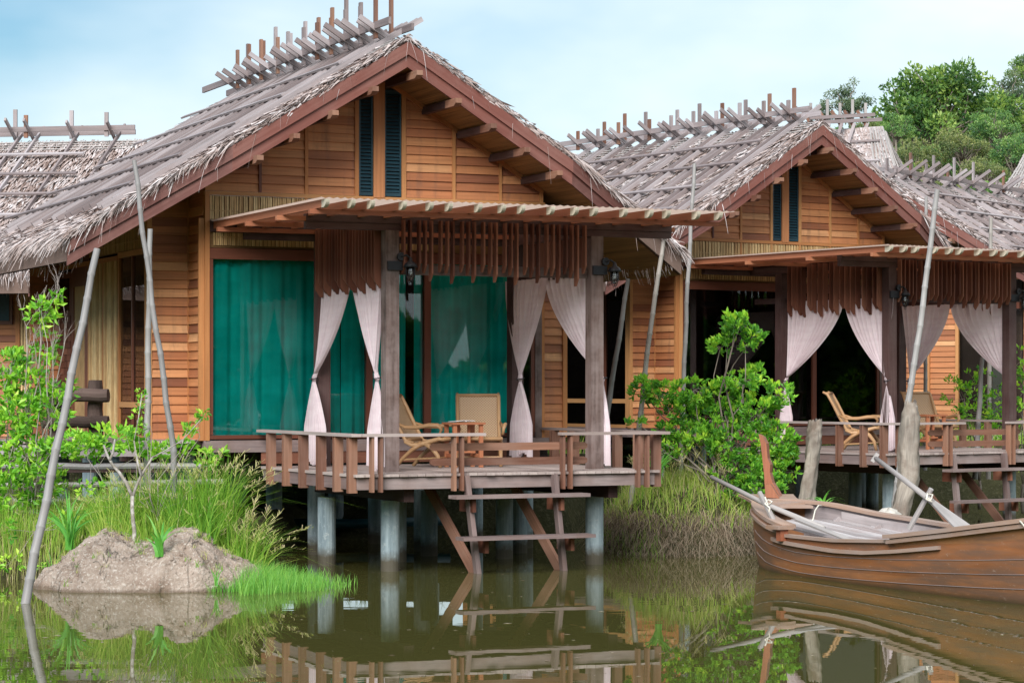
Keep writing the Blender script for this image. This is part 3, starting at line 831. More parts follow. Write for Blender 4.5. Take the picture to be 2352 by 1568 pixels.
def make_house(fr, label, dv, du, seed, dark, batv=2.55, fine=(1.0, 1.7), rh=(0.40, 0.58), wv=5.30):
    rr = random.Random(seed)
    root = empty('stilt_house', (fr.x, fr.y, fr.z), fr.th, fr.sc, 1.0)
    tag(root, label, 'house', 'thatched houses on stilts')
    make_roof(root, seed, fine=fine, bat_v0=batv, ridge_h=rh, gap=.42 if not dark else .55)
    US, UE, VF = -1.635, 3.65, 3.0
    uE = 4.0
    clipf = lambda u: zs(u) - 0.02
    # ---- gable
    mb = MB(); lap_boards(mb, (US, VF), (1, 0), 0.675 - US, 5.14, 7.0, (0, -1), clip=lambda t: clipf(US + t), joint=[.815, 1.515])
    mb.build('gable_wall', 'siding', root)
    mb = MB(); lap_boards(mb, (1.42, VF), (1, 0), UE - 1.42, 5.14, 7.0, (0, -1), clip=lambda t: clipf(1.42 + t), joint=[.77, 1.526]); mb.build('gable_wall', 'siding', root)
    gtr = [(-0.82, .02, 'frame'), (-0.12, .025, 'trim'), (0.655, .03, 'trim'), (1.39, .035, 'trim'), (2.19, .025, 'trim'), (2.946, .02, 'trim'), (3.62, .03, 'trim')]
    for u, hw, mt in gtr:
        boxp('gable_trim', mt, root, u - hw, u + hw, VF - .045, VF - .005, 5.12, clipf(u + (hw if u > SC else -hw)))
    part('gable_trim', 'trim', root, lambda m: m.box(US - .02, UE + .03, VF - .048, VF - .004, 5.08, 5.135))
    for sd in (-1, 1):
        mb = MB(); a = SC + sd * .03; b = SC + sd * 2.64
        mb.beam((a, VF - .03, zs(a) - .035), (b, VF - .03, zs(b) - .035), .045, .06, up=(0, 0, 1)); mb.build('gable_trim', 'trim', root)
    boxp('gable_trim', 'siding', root, 0.91, 1.085, VF - .06, VF - .012, 5.12, 6.86, tint=.6)
    for (a, b) in ((0.69, 0.905), (1.09, 1.35)):
        sh = MB()
        zt0 = clipf(a) if a < SC else clipf(b)
        zt0 = min(zt0, 6.72)
        for x0, x1 in ((a, a + .025), (b - .025, b)): sh.box(x0, x1, VF - .035, VF, 5.15, zt0)
        sh.box(a + .025, b - .025, VF - .035, VF, 5.15, 5.20); sh.box(a + .025, b - .025, VF - .035, VF, zt0 - .05, zt0)
        z = 5.21
        while z < zt0 - .06:
            sh.box8([(a + .026, VF - .005, z + .036), (a + .026, VF - .003, z + .042), (a + .026, VF - .033, z + .006), (a + .026, VF - .035, z),
                     (b - .026, VF - .005, z + .036), (b - .026, VF - .003, z + .042), (b - .026, VF - .033, z + .006), (b - .026, VF - .035, z)], .5)
            z += .052
        sh.build('shutter', 'shutter', root)
        boxp('shutter_backing', 'dark', root, a, b, VF + .01, VF + .03, 5.15, zt0)
    # ---- bamboo band and ledger
    boxp('band_backing', 'bamboo_bg', root, US, UE, VF + .003, VF + .05, 4.34, 5.08)
    bamboo_panel((US + .03, VF - .012), (1, 0), UE - US - .06, 4.74, 5.075, (0, -1), parent=root, name='bamboo_band', pitch=.036)
    boxp('ledger', 'beam', root, US, UE, VF - .05, VF, 4.56, 4.73)
    bamboo_panel((US + .12, VF - .012), (1, 0), 3.3, 4.37, 4.55, (0, -1), parent=root, name='bamboo_band', pitch=.03)
    for u in (-.12, .655, 1.39, 2.19, 2.946): boxp('gable_trim', 'trim', root, u - .02, u + .02, VF - .042, VF - .012, 4.74, 5.078)
    # ---- corner posts, head, sill, floor beam
    boxp('corner_trim', 'trim', root, US - .01, US + .055, VF - .06, VF + .03, 1.6, 5.12)
    boxp('corner_trim', 'trim', root, US - .09, US - .012, VF - .02, VF + .03, 1.6, 4.75)
    boxp('door_frame', 'frame', root, US + .06, 3.5, VF - .05, VF + .05, 4.175, 4.33)
    boxp('door_frame', 'frame', root, US + .06, 3.5, VF - .05, VF + .05, 1.62, 1.675)
    for u in (US + .06, 0.80, 1.72, 3.45):
        wd = .05 if u < 0 else (.10 if u < 2 else .06)
        boxp('door_frame', 'frame', root, u, u + wd, VF - .045, VF + .045, 1.68, 4.17)
    for k, (a, b) in enumerate(((US + .11, 0.80), (0.90, 1.72), (1.82, 3.45))):
        boxp('glass_pane', 'glass', root, a, b, VF + .0, VF + .008, 1.68, 4.17)
    boxp('door_frame', 'post', root, 3.44 + .07, 3.62, VF - .06, VF + .02, 1.6, 4.7)
    mb = MB(); lap_boards(mb, (3.66, VF), (1, 0), uE - 3.66, 1.6, 4.75, (0, -1)); mb.build('wall', 'siding', root)
    boxp('corner_trim', 'trim', root, 3.62, 3.67, VF - .05, VF, 1.6, 4.75)
    boxp('corner_trim', 'trim', root, uE - .02, uE + .05, VF - .05, VF + .03, 1.6, 4.75)
    mb = MB(); lap_boards(mb, (uE, VF), (0, 1), 6.0, 1.6, 5.0, (1, 0), clip=lambda t: clipf(uE)); mb.build('wall', 'siding', root)
    boxp('floor_beam', 'grey2', root, US - .02, uE + .02, VF - .05, VF + .06, 1.43, 1.60)
    boxp('step_board', 'slat', root, -.8, 3.6, VF - .03, VF - .005, 1.26, 1.43)
    # ---- left return, recess and long side wall
    U2, VR = -2.25, 3.74
    mb = MB(); lap_boards(mb, (US, VF + .03), (0, 1), VR - VF - .03, 1.6, 5.24, (-1, 0)); mb.build('wall', 'siding', root)
    mb = MB(); lap_boards(mb, (U2 + .05, VR), (1, 0), US - U2 - .05, 1.6, 5.25, (0, -1), clip=lambda t: clipf(U2 + .05 + t)); mb.build('wall', 'siding', root)
    boxp('corner_trim', 'trim', root, US - .035, US - .002, VR - .03, VR, 1.6, 5.2)
    boxp('corner_trim', 'trim', root, U2 - .02, U2 + .05, VR - .03, VR + .05, 1.6, 4.92)
    boxp('floor_beam', 'grey2', root, U2, US, VR - .05, VR + .06, 1.43, 1.60)
    boxp('floor_beam', 'grey2', root, U2 - .02, U2 + .08, VR + .06, 9.0, 1.43, 1.60)
    ze = 4.93
    # window in the side wall
    boxp('window_frame', 'trim', root, U2 - .02, U2 + .05, 3.80, wv, 4.28, 4.36)
    boxp('window_frame', 'trim', root, U2 - .02, U2 + .05, wv - .06, wv, 1.62, 4.28)
    boxp('window_frame', 'trim', root, U2 - .02, U2 + .05, 3.80, 3.86, 1.62, 4.28)
    boxp('window_frame', 'trim', root, U2 - .02, U2 + .05, 3.86, wv - .06, 2.06, 2.14)
    boxp('window_frame', 'trim', root, U2 - .02, U2 + .05, 3.86, wv - .06, 1.60, 1.66)
    boxp('window_frame', 'frame', root, U2 - .015, U2 + .045, 4.52, 4.57, 1.66, 4.28)
    boxp('glass_pane', 'glass', root, U2 + .01, U2 + .02, 3.86, wv - .06, 1.66, 4.28)
    if wv < 6:
        for a, b in ((5.30, 6.12), (6.18, 7.0)):
            boxp('band_backing', 'bamboo_bg', root, U2 + .01, U2 + .05, a, b, 1.6, 4.25)
            bamboo_panel((U2, a), (0, 1), b - a, 1.6, 4.25, (-1, 0), parent=root, pitch=.034)
        for v in (6.12, 7.0): boxp('wall_trim', 'trim', root, U2 - .02, U2 + .05, v, v + .06, 1.6, 4.25)
    boxp('wall_trim', 'trim', root, U2 - .03, U2 + .05, wv, 9.0, 4.25, 4.32)
    for a, b in ((3.8, 5.2), (5.25, 7.0)):
        boxp('band_backing', 'bamboo_bg', root, U2 + .01, U2 + .05, a, b, 4.36, ze)
        bamboo_panel((U2, a), (0, 1), b - a, 4.37, ze, (-1, 0), parent=root, pitch=.034)
    boxp('wall', 'slat', root, U2 - .0, U2 + .05, 7.06, 9.0, 4.33, ze)
    if wv < 6:
        boxp('door', 'bamboo', root, U2 - .0, U2 + .04, 7.25, 7.95, 1.62, 3.95)
        for a in ((7.06, 7.25, 1.6, 4.25), (7.95, 8.1, 1.6, 4.25), (7.25, 7.95, 3.95, 4.25)): boxp('door_frame', 'frame', root, U2 - .02, U2 + .05, *a)
        mb = MB()
        for i in range(18):
            for j in range(4):
                z = 1.62 + i * .105; v = 8.12 + j * .21; o = .012 if (i + j) % 2 else .0
                mb.box(U2 - .022 - o, U2, v, v + .20, z, z + .10)
        mb.build('woven_wall', 'slat', root)
        boxp('window_frame', 'frame', root, U2 - .02, U2 + .05, 8.12, 8.97, 3.5, 4.2)
        boxp('glass_pane', 'glass', root, U2 - .03, U2 - .024, 8.2, 8.9, 3.58, 4.1)
    mb = MB(); lap_boards(mb, (-2.75, 8.9), (1, 0), 0.5, 1.3, 4.95, (0, -1), clip=lambda t: clipf(-2.75 + t), bh=.15); mb.build('wall', 'siding', root)
    # ---- room behind
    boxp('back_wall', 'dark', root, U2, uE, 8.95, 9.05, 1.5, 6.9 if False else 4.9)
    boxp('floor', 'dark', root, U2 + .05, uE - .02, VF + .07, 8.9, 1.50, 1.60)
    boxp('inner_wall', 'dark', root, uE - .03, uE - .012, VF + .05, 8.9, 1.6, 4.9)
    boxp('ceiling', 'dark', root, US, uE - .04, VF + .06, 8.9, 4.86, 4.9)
    # ---- pergola
    v0 = -1.666 + dv; vb = 0.0 + dv
    Z = 4.70
    mb = MB(); P0 = []; P1 = []
    n = 230
    rows = []
    for v in np.linspace(v0, VF - .06, 6):
        rows.append([(du + -1.60 + 5.92 * j / n, v, Z + .012 + .009 * math.sin(j * 2 * math.pi / 4.0)) for j in range(n + 1)])
    mb.grid(rows, .5, .1)
    perg = mb.build('pergola_roof', 'sheet', root)
    joists = []
    u = -1.5; k = 0
    while u < 4.3:
        joists.append(u); u += (.36, .26, .44)[k % 3] * rr.uniform(.92, 1.08); k += 1
    for u in joists:
        a = u + du; f = v0 - .02; arc = [(a - .024, f + .11 - .11 * math.cos(t) , Z - .10 + .085 - .085 * math.sin(t)) for t in np.linspace(0, math.pi / 2, 6)]
        mb = MB(); mb.prism([(a - .024, f, Z)] + arc + [(a - .024, VF - .06, Z - .10), (a - .024, VF - .06, Z)], (.048, 0, 0), axis=(0, 1, 0))
        mb.build('joist', 'joist', perg)
        mb = MB(); arc2 = [(a - .0255, f - .003 + .11 - .11 * math.cos(t), Z - .103 + .085 - .085 * math.sin(t)) for t in np.linspace(0, math.pi / 2, 6)]
        mb.prism([(a - .0255, f - .003, Z - .002)] + arc2 + [(a - .0255, f + .16, Z - .103), (a - .0255, f + .16, Z - .002)], (.051, 0, 0), axis=(0, 1, 0))
        mb.build('joist_end', 'joist_end', perg)
    for v in np.linspace(v0 + .35, VF - .5, 4): boxp('batten', 'joist', perg, du - 1.6, du + 4.28, v, v + .07, Z - .165, Z - .104)
    boxp('beam', 'beam', root, du - 1.2, du + 4.22, vb - .05, vb + .05, 4.44, 4.53 + .0)
    boxp('beam', 'beam', root, du - 1.2, du + 4.22, vb - .06, vb + .06, 4.532, 4.60 + .03)
    boxp('beam', 'beam', root, du - 1.17, du + 4.22, 2.58, 2.70, 4.44, 4.62)
    for u in (0, 3.04): boxp('beam', 'beam', root, du + u - .05, du + u + .05, vb + .06, 2.58, 4.45, 4.60)
    vr = 2.64 if not dark else fr.v_at(1796, du)
    for (u, v, mt, zb) in ((0, vb, 'post', 1.23), (3.04, vb, 'post', 1.23), (0, vr, 'beam', 1.23), (3.04, vr, 'beam', 1.23)):
        mb = MB(); u_ = u + du
        mb.box8([(u_ - .095, v - .095, zb), (u_ + .095, v - .095, zb), (u_ + .095, v + .095, zb), (u_ - .095, v + .095, zb),
                 (u_ - .092, v - .092, 4.44), (u_ + .092, v - .092, 4.44), (u_ + .092, v + .092, 4.44), (u_ - .092, v + .092, 4.44)])
        mb.build('post', mt if not dark else 'beam', root)
    for (a, b, horiz) in ((du + .1, du + 2.94, True),):
        boxp('tie_rail', 'post' if not dark else 'beam', root, a, b, vb + .02, vb + .07, 3.86, 4.0)
    for u in (0, 3.04): boxp('tie_rail', 'beam', root, du + u + .02, du + u + .07, vb + .1, 2.54, 3.9, 4.0)
    # hanging slats, cut to a point at the foot
    def slat(u, v, along_u, zb):
        mb = MB(); th = .024; wd = .12 if not along_u else .09; tp = 4.58; tn = rr.random()
        if along_u:   # thin along u
            mb.prism([(u, v - wd / 2, tp), (u, v - wd / 2, zb + .10), (u, v - wd / 2 + .075, zb), (u, v - wd / 2 + .115, zb + .0), (u, v + wd / 2, tp)], (th, 0, 0), tn, axis=(0, 0, 1))
        else:
            mb.prism([(u - wd / 2, v, tp), (u - wd / 2, v, zb + .10), (u - wd / 2 + .075, v, zb), (u - wd / 2 + .115, v, zb), (u + wd / 2, v, tp)], (0, -th, 0), tn, axis=(0, 0, 1))
        mb.build('hanging_slat', 'slat', perg)
    u = .13; k = 0
    while u < 2.9:
        slat(du + u, vb - .125, True, (3.86, 3.76, 3.90)[k % 3] + rr.uniform(-.02, .02)); u += (.085, .12, .095)[k % 3] * rr.uniform(.9, 1.15); k += 1
    for uu, sg in ((0, -1), (3.04, 1)):
        v = vb + .14; k = 0; vend = 2.5 if not dark else fr.v_at(1806, du - .12)
        while v < vend:
            slat(du + uu + sg * .12, v, False, (3.68, 3.74, 3.64)[k % 3] + rr.uniform(-.02, .02)); v += (.10, .13)[k % 2] * rr.uniform(.9, 1.15) * (1 if sg < 0 else 1.5) * (1.25 if dark else 1); k += 1
    # ---- deck
    mb = MB(); u = -.82; df = -.85 + dv
    while u < 3.58:
        w_ = .118; mb.box(du + u, du + u + w_, df + rr.uniform(-.03, .01), VF - .06, 1.195, 1.23 + rr.uniform(-.002, .002)); u += .123
    deck = mb.build('deck', 'deck', root)
    boxp('edge_board', 'grey2', deck, du - .78, du + 3.55, df + .04, df + .09, 1.03, 1.19)
    boxp('edge_board', 'grey2', deck, du - .80, du - .75, df + .095, 2.9, 1.03, 1.19)
    boxp('edge_board', 'grey2', deck, du + 3.5, du + 3.55, df + .095, 2.9, 1.03, 1.19)
    for v in np.arange(df + .6, 2.8, .55): boxp('joist', 'beam', deck, du - .74, du + 3.49, v, v + .05, 1.05, 1.19)
    for u in (0.05, 3.05): boxp('bearer', 'beam', deck, du + u - .07, du + u + .07, df + .30, 2.9, .85, 1.03)
    ft = [(-.83, 'u')]
    # hand rails
    HR = 1.735
    mb = MB(); mb.box(du - .90, du - .76, df - .08, 2.9, HR - .018, HR + .02); mb.build('handrail', 'deck', deck)
    for a, b in ((-.755, .98), (2.08, 3.72)): boxp('handrail', 'deck', deck, du + a, du + b, df - .10, df + .02, HR - .018, HR + .02)
    boxp('handrail', 'deck', deck, du + 3.58, du + 3.70, df + .03, 2.9, HR - .018, HR + .02)
    lv = [df + .06, df + .58, df + 1.22, df + 1.92]
    while lv[-1] + .7 < 2.6: lv.append(lv[-1] + .68)
    for uu, s2 in ((-.83, -1), (3.60, 1)):
        for v in lv:
            for q in (0, .062):
                mb = MB(); mb.box(du + uu - .055, du + uu + .065, v + q, v + q + .028, .99 if s2 < 0 else 1.0, HR - .02); mb.build('baluster', 'rail', deck)
    for u in (-.60, -.48, .55, .66, 2.13, 2.24, 3.26, 3.40):
        mb = MB(); mb.box(du + u - .017, du + u + .017, df - .075, df + .035, 1.0, HR - .02); mb.build('baluster', 'rail', deck)
    for z in (1.375, 1.57):
        mb = MB(); zc = z; y = df + .12
        mb.prism([(du + .28, y, zc - .025), (du + .33, y, zc - .05), (du + 2.52, y, zc - .05), (du + 2.57, y, zc - .025), (du + 2.57, y, zc + .025), (du + 2.52, y, zc + .05), (du + .33, y, zc + .05), (du + .28, y, zc + .025)], (0, .035, 0), axis=(1, 0, 0))
        mb.build('gate_rail', 'rail', deck)
    # ---- steps down into the water
    for i, (ut, ub) in enumerate(((.72, .92), (2.0, 2.17))):
        mb = MB(); mb.beam((du + ut, df - .03, 1.20), (du + ub, df - .02, -.3), .065, .11, up=(0, 1, 0)); mb.build('stair_post', 'grey2', root)
        mb = MB(); mb.beam((du + ut - .05, df + 1.25, 1.08), (du + ub, df + .10, -.12), .055, .14, up=(0, 0, 1)); mb.build('stair_brace', 'rail', root)
        for z in (.74, .20): boxp('stair_cleat', 'slat', root, du + (ut if z > .5 else ub - .02) + .04, du + (ut if z > .5 else ub - .02) + .09, df - .16, df + .28, z - .02, z + .16)
    for z, a, b, f in ((.90, .48, 2.42, -.28), (.365, .52, 2.43, -.42)):
        mb = MB(); mb.box(du + a, du + b, df + f, df + f + .27, z, z + .045); mb.build('stair_tread', 'grey2', root)
    # ---- piles
    piles = [(0, vb), (3.04, vb), (0, 2.5), (3.04, 2.5), (1.5, 1.3)] if dv < -.5 else [(0, vb), (3.04, vb), (3.04, 2.5), (1.6, 2.5), (-.42, 1.3), (.75, 1.6), (2.35, 1.5)]
    piles += [(u, v) for v in (3.5, 5.4, 7.2, 8.9) for u in (-1.75, .22, 1.9, 3.6)]
    for (u, v) in piles:
        mb = MB(); zz = .85 if v < 2.9 else 1.43
        mb.tube([(u + du * (v < 2.9), v, -.8), (u + du * (v < 2.9), v, zz)], .125, 18); mb.build('pile', 'concrete', root, False)
        root_p = mb
    for v in (3.5, 5.4, 7.2, 8.9): boxp('bearer', 'beam', root, -2.2, 3.95, v - .06, v + .06, 1.25, 1.43)
    return root

h1 = make_house(FR1, 'large front stilt house with teal-curtained glass doors and a deck with steps into the pond', 0.0, 0.0, 3, False, 2.8, (1.0, 1.7), (.58, .80))
h2 = make_house(FR2, 'stilt house behind the wooden boat, its dark deck half hidden by driftwood posts', -1.27, -.15, 21, True, 2.7, (1.0, 1.7), (.42, .62), 8.6)

# ---- curtains
G1 = 'pale curtains tied back on the verandas'
def vv(f, px, u): return f.v_at(px, u)
def dr(h, f, u, u2, t0, t1, zt_, tie, b0_, b1_, zb_, seed, lab, nf=9):
    drape(h, u, u2, vv(f, t0, u), vv(f, t1, u), zt_, vv(f, tie, u2), 2.48, vv(f, b0_, u2), vv(f, b1_, u2), zb_, seed, lab, G1, nf=nf)
dr(h1, FR1, -.02, -.17, 742, 806, 3.94, 721, 702, 744, 1.30, 1, 'leftmost pale curtain of the front veranda, tied to the dark rear post')
dr(h1, FR1, -.02, -.06, 812, 884, 3.94, 866, 846, 890, 1.27, 2, 'pale curtain hanging just left of the lantern post by the first cane chair')
dr(h1, FR1, 3.02, 2.88, 1162, 1254, 3.93, 1195, 1175, 1219, 1.36, 3, 'pale curtain pinched in the middle beside the cane armchair that faces the pond')
dr(h1, FR1, 3.08, 3.18, 1252, 1364, 3.93, 1384, 1362, 1398, 1.32, 4, 'pale curtain swept right and tied behind the right lantern post, front house')
dr(h2, FR2, -.17, -.32, 1812, 1934, 3.92, 1804, 1794, 1820, 1.36, 5, 'wide pale curtain swept left behind the green mangrove bush on the rear house', 11)
dr(h2, FR2, -.17, -.22, 1944, 2052, 3.92, 2038, 2022, 2056, 1.30, 6, 'pale curtain swept right above the cane chair on the rear house veranda')
dr(h2, FR2, 2.88, 2.74, 2070, 2178, 3.9, 2088, 2076, 2100, 1.3, 7, 'pale curtain half hidden by the long bamboo pole beside the tall driftwood post')
dr(h2, FR2, 2.95, 3.02, 2180, 2318, 3.9, 2318, 2305, 2332, 1.3, 8, 'rightmost pale curtain in view, sweeping to the dark post at the right edge')
G2 = 'teal curtains behind the glass doors'
sheer(h1, -1.5, .45, 3.12, 1.64, 4.2, 1.0, 'teal curtain filling the wide glass door left of the veranda', G2)
sheer(h1, .47, 1.50, 3.14, 1.64, 4.2, 2.3, 'darker teal curtain behind the first cane chair', G2)
sheer(h1, 1.62, 3.4, 3.13, 1.64, 4.2, 4.1, 'teal curtain behind the cane armchair that faces the pond', G2)
sheer(h2, .55, .95, 3.4, 1.64, 4.0, 5.1, 'narrow teal curtain in the dark doorway behind the mangrove bush', G2)

G3 = 'caged iron lanterns on the veranda posts'
lantern(h1, .12, -.02, 3.93, 1, 'black caged lantern on the left grey post of the front house', G3)
lantern(h1, 3.16, -.02, 3.93, 1, 'black caged lantern on the right grey post of the front house', G3)
lantern(h2, -.03, -1.29, 3.93, 1, 'black caged lantern on the dark post beside the leaning bamboo pole, rear house', G3)
lantern(h2, 3.01, -1.29, 3.93, 1, 'black caged lantern at the right edge of the view on the rear house', G3)

# ---- cane armchairs (local +x is the way the chair faces)
def chair():
    t = empty('cane_chair')
    W2 = .29
    B0, B1 = V3(-.10, 0, .36), V3(-.42, 0, .98)          # foot and head of the back
    mb = MB()
    for s in (-1, 1):
        mb.tube([(.02, s * W2, .33), (-.10, s * W2, .36), (-.22, s * W2, .58), (-.33, s * W2, .80), (-.42, s * W2, .96), (-.50, s * W2, 1.0)], [.024, .026, .026, .026, .026, .02], 8)
    mb.tube([(-.43, -W2, .975), (-.43, W2, .975)], .026, 8); mb.tube([(-.11, -W2, .37), (-.11, W2, .37)], .022, 8)
    mb.build('back_frame', 'rattan', t, True)
    mb = MB(); P = []
    for i in range(9):
        a = i / 8; x = -.11 - .31 * a - .03 * math.sin(a * 3.14); z = .37 + .60 * a
        P.append([(x, -W2 + 2 * W2 * j / 6, z) for j in range(7)])
    b = len(mb.v); mb.v.extend([p for r_ in P for p in r_])
    for i in range(8):
        for j in range(6):
            mb.face((b + i * 7 + j, b + i * 7 + j + 1, b + i * 7 + j + 8, b + i * 7 + j + 7), .5, [(i * .08, j * .095), (i * .08, j * .095 + .095), (i * .08 + .08, j * .095 + .095), (i * .08 + .08, j * .095)])
    mb.build('backrest', 'cane', t)
    mb = MB(); P = []
    prof = [(-.11, .36), (.0, .31), (.12, .315), (.26, .36), (.40, .40), (.46, .39)]
    for x, z in prof: P.append([(x, -W2 + 2 * W2 * j / 6, z) for j in range(7)])
    b = len(mb.v); mb.v.extend([p for r_ in P for p in r_])
    for i in range(5):
        for j in range(6):
            mb.face((b + i * 7 + j, b + i * 7 + j + 1, b + i * 7 + j + 8, b + i * 7 + j + 7), .5, [(i * .1, j * .095), (i * .1, j * .095 + .095), (i * .1 + .1, j * .095 + .095), (i * .1 + .1, j * .095)])
    mb.build('seat', 'cane', t)
    mb = MB()
    for s in (-1, 1):
        mb.tube([(x, s * W2, z - .01) for x, z in prof], [.026, .03, .034, .034, .03, .024], 8)
    mb.tube([(.45, -W2, .385), (.45, W2, .385)], .026, 8)
    mb.build('seat_frame', 'rattan', t, True)
    for s in (-1, 1):
        y = s * W2
        mb = MB(); mb.tube([(-.22, y * 1.05, .60), (-.08, y * 1.15, .545), (.1, y * 1.22, .545), (.28, y * 1.22, .575), (.40, y * 1.18, .575), (.45, y * 1.12, .52), (.42, y * 1.1, .46), (.36, y * 1.05, .44)],
                           [.018, .026, .032, .036, .034, .026, .022, .018], 8, flat=.75); mb.build('arm', 'rattan', t, True)
        mb = MB(); mb.tube([(.20, y, .33), (.30, y, .26), (.38, y, .16), (.42, y, .0)], [.045, .036, .030, .028], 8, flat=.8); mb.build('leg', 'rattan', t, True)
        mb = MB(); mb.tube([(.14, y, .33), (.0, y, .24), (-.14, y, .12), (-.24, y, .0)], [.045, .034, .030, .030], 8, flat=.8); mb.build('leg', 'rattan', t, True)
    for x, z in ((.39, .13), (-.16, .10)):
        mb = MB(); mb.tube([(x, -W2, z), (x, W2, z)], .015, 7); mb.build('stretcher', 'rattan', t)
    for s in (-1, 1):
        mb = MB(); mb.tube([(-.16, s * W2, .10), (.39, s * W2, .13)], .013, 6); mb.build('stretcher', 'rattan', t)
    return t
def side_table():
    t = empty('side_table')
    boxp('table_top', 'table', t, -.25, .25, -.20, .20, .60, .63)
    for x in (-.20, .20):
        for y in (-.15, .15): boxp('leg', 'table', t, x - .028, x + .028, y - .02, y + .02, 0, .60)
    for x in (-.20, .20): boxp('stretcher', 'table', t, x - .015, x + .015, -.13, .13, .14, .19)
    boxp('shelf', 'table', t, -.17, .17, -.03, .03, .20, .225)
    for x in (-.08, .08): boxp('slat', 'table', t, x - .02, x + .02, -.014, .014, .225, .60)
    return t
G4 = 'cane armchairs on the verandas'
ch = chair()
def seat_at(o, fr, u, v, z, rz, label, group, cat, sc=1.0):
    o.location = fr.world(u, v, z); o.rotation_euler = (0, 0, fr.th + rz); o.scale = (sc,) * 3
    tag(o, label, cat, group)
seat_at(ch, FR1, 1.16, 1.75, 1.232, R(-46), 'cane armchair seen from its side, next to the left lantern post of the front house', G4, 'chair', 1.03)
c = copy_tree(ch); seat_at(c, FR1, 2.06, 1.75, 1.232, R(-112), 'cane armchair facing the pond with its woven back to the glass, front house', G4, 'chair', 1.03)
u0 = FR2.u_at(1962, .1)
c = copy_tree(ch); seat_at(c, FR2, u0, .1, 1.232, R(-50), 'cane armchair on the rear house veranda under the open curtain', G4, 'chair', 1.04)
c = copy_tree(ch); seat_at(c, FR2, FR2.u_at(2135, .7), .7, 1.232, R(-100), 'cane armchair mostly hidden behind the tall driftwood post', G4, 'chair', 1.04)
tb = side_table(); seat_at(tb, FR1, 1.62, 1.28, 1.232, 0, 'small reddish side table with a magazine, between the front house chairs', 'side tables on the verandas', 'table')
c = copy_tree(tb); seat_at(c, FR2, FR2.u_at(2136, -.3), -.3, 1.232, 0, 'small reddish wooden side table right of the tall driftwood post, rear house', 'side tables on the verandas', 'table')
mb = MB(); P = [[(-.16, -.11, .012), (-.16, .11, .004)], [(-.02, -.11, .022), (-.02, .11, .014)], [(.0, -.11, .006), (.0, .11, .004)], [(.02, -.11, .02), (.02, .11, .012)], [(.15, -.11, .016), (.16, .11, .006)]]
for i in range(4):
    a, b2 = P[i], P[i + 1]
    mb.box8([a[0], a[1], (a[1][0], a[1][1], a[1][2] + .008), (a[0][0], a[0][1], a[0][2] + .008), b2[0], b2[1], (b2[1][0], b2[1][1], b2[1][2] + .008), (b2[0][0], b2[0][1], b2[0][2] + .008)])
o = mb.build('magazine', 'paper'); o.location = FR1.world(1.58, 1.25, 1.232 + .632); o.rotation_euler = (0, 0, FR1.th + .15)
tag(o, 'open magazine lying on the side table of the front house', 'magazine')
#@@PART4

from mathutils import noise as mnoise

# ------------------------------------------------------------------ water, ground, hill
def sst(a, b, x):
    t = np.clip((x - a) / (b - a), 0, 1); return t * t * (3 - 2 * t)
def wob(X, Y, s=1.0):
    return 0.5 * np.sin(X * 1.7 * s + 1.3 * np.sin(Y * 1.1 * s)) + 0.3 * np.sin(Y * 2.9 * s + X * 1.3 * s) + 0.2 * np.sin(X * 5.1 * s - Y * 4.3 * s)
def gh(X, Y):
    X = np.asarray(X, float); Y = np.asarray(Y, float)
    z = np.full(np.broadcast(X, Y).shape, -0.7)
    far = sst(0, 3.5, Y + 0.5 * wob(X, Y) - 37.6 - 13.0 * sst(.5, 4.0, X)) * (1.9 + 0.10 * wob(X, Y, .6))
    hill = 30 * sst(95, 300, Y) * sst(0.02, 0.17, X / np.maximum(Y, 1)) + 12 * sst(250, 420, Y)
    z = z + far + hill + 3.0 * sst(55, 90, Y) * sst(3, 10, X)
    lb = sst(-2.9, -3.6, X + .10 * wob(X, Y, 2)) * sst(30.0, 31.4, Y + .1 * wob(X, Y, 2))
    z = np.maximum(z, -0.7 + lb * (1.25 + 0.06 * wob(X, Y, 3)))
    r = ((X - 2.65) / 1.55) ** 2 + ((Y - 37.0) / 2.4) ** 2
    z = np.maximum(z, -0.7 + 1.65 * np.clip(1 - r ** 1.6, 0, 1) ** 0.7 + 0.05 * wob(X, Y, 3) * (r < 1))
    return z
def axis(segs):
    out = []
    for a, b, n in segs: out += list(np.linspace(a, b, n, endpoint=False))
    out.append(segs[-1][1]); return np.array(out)
xs = axis([(-900, -60, 12), (-60, -9, 22), (-9, 9, 100), (9, 60, 30), (60, 900, 20)])
ys = axis([(-40, 27, 6), (27, 42, 84), (42, 60, 30), (60, 200, 30), (200, 520, 20), (520, 1500, 8)])
XX, YY = np.meshgrid(xs, ys)
ZZ = gh(XX, YY)
mb = MB(); mb.grid([[(XX[i, j], YY[i, j], ZZ[i, j]) for j in range(len(xs))] for i in range(len(ys))])
tag(mb.build('ground', 'ground', None, True), kind='structure')
mb = MB(); mb.grid([[(-900, -40, 0), (900, -40, 0)], [(-900, 62, 0), (900, 62, 0)]])
tag(mb.build('water', 'water'), kind='structure')

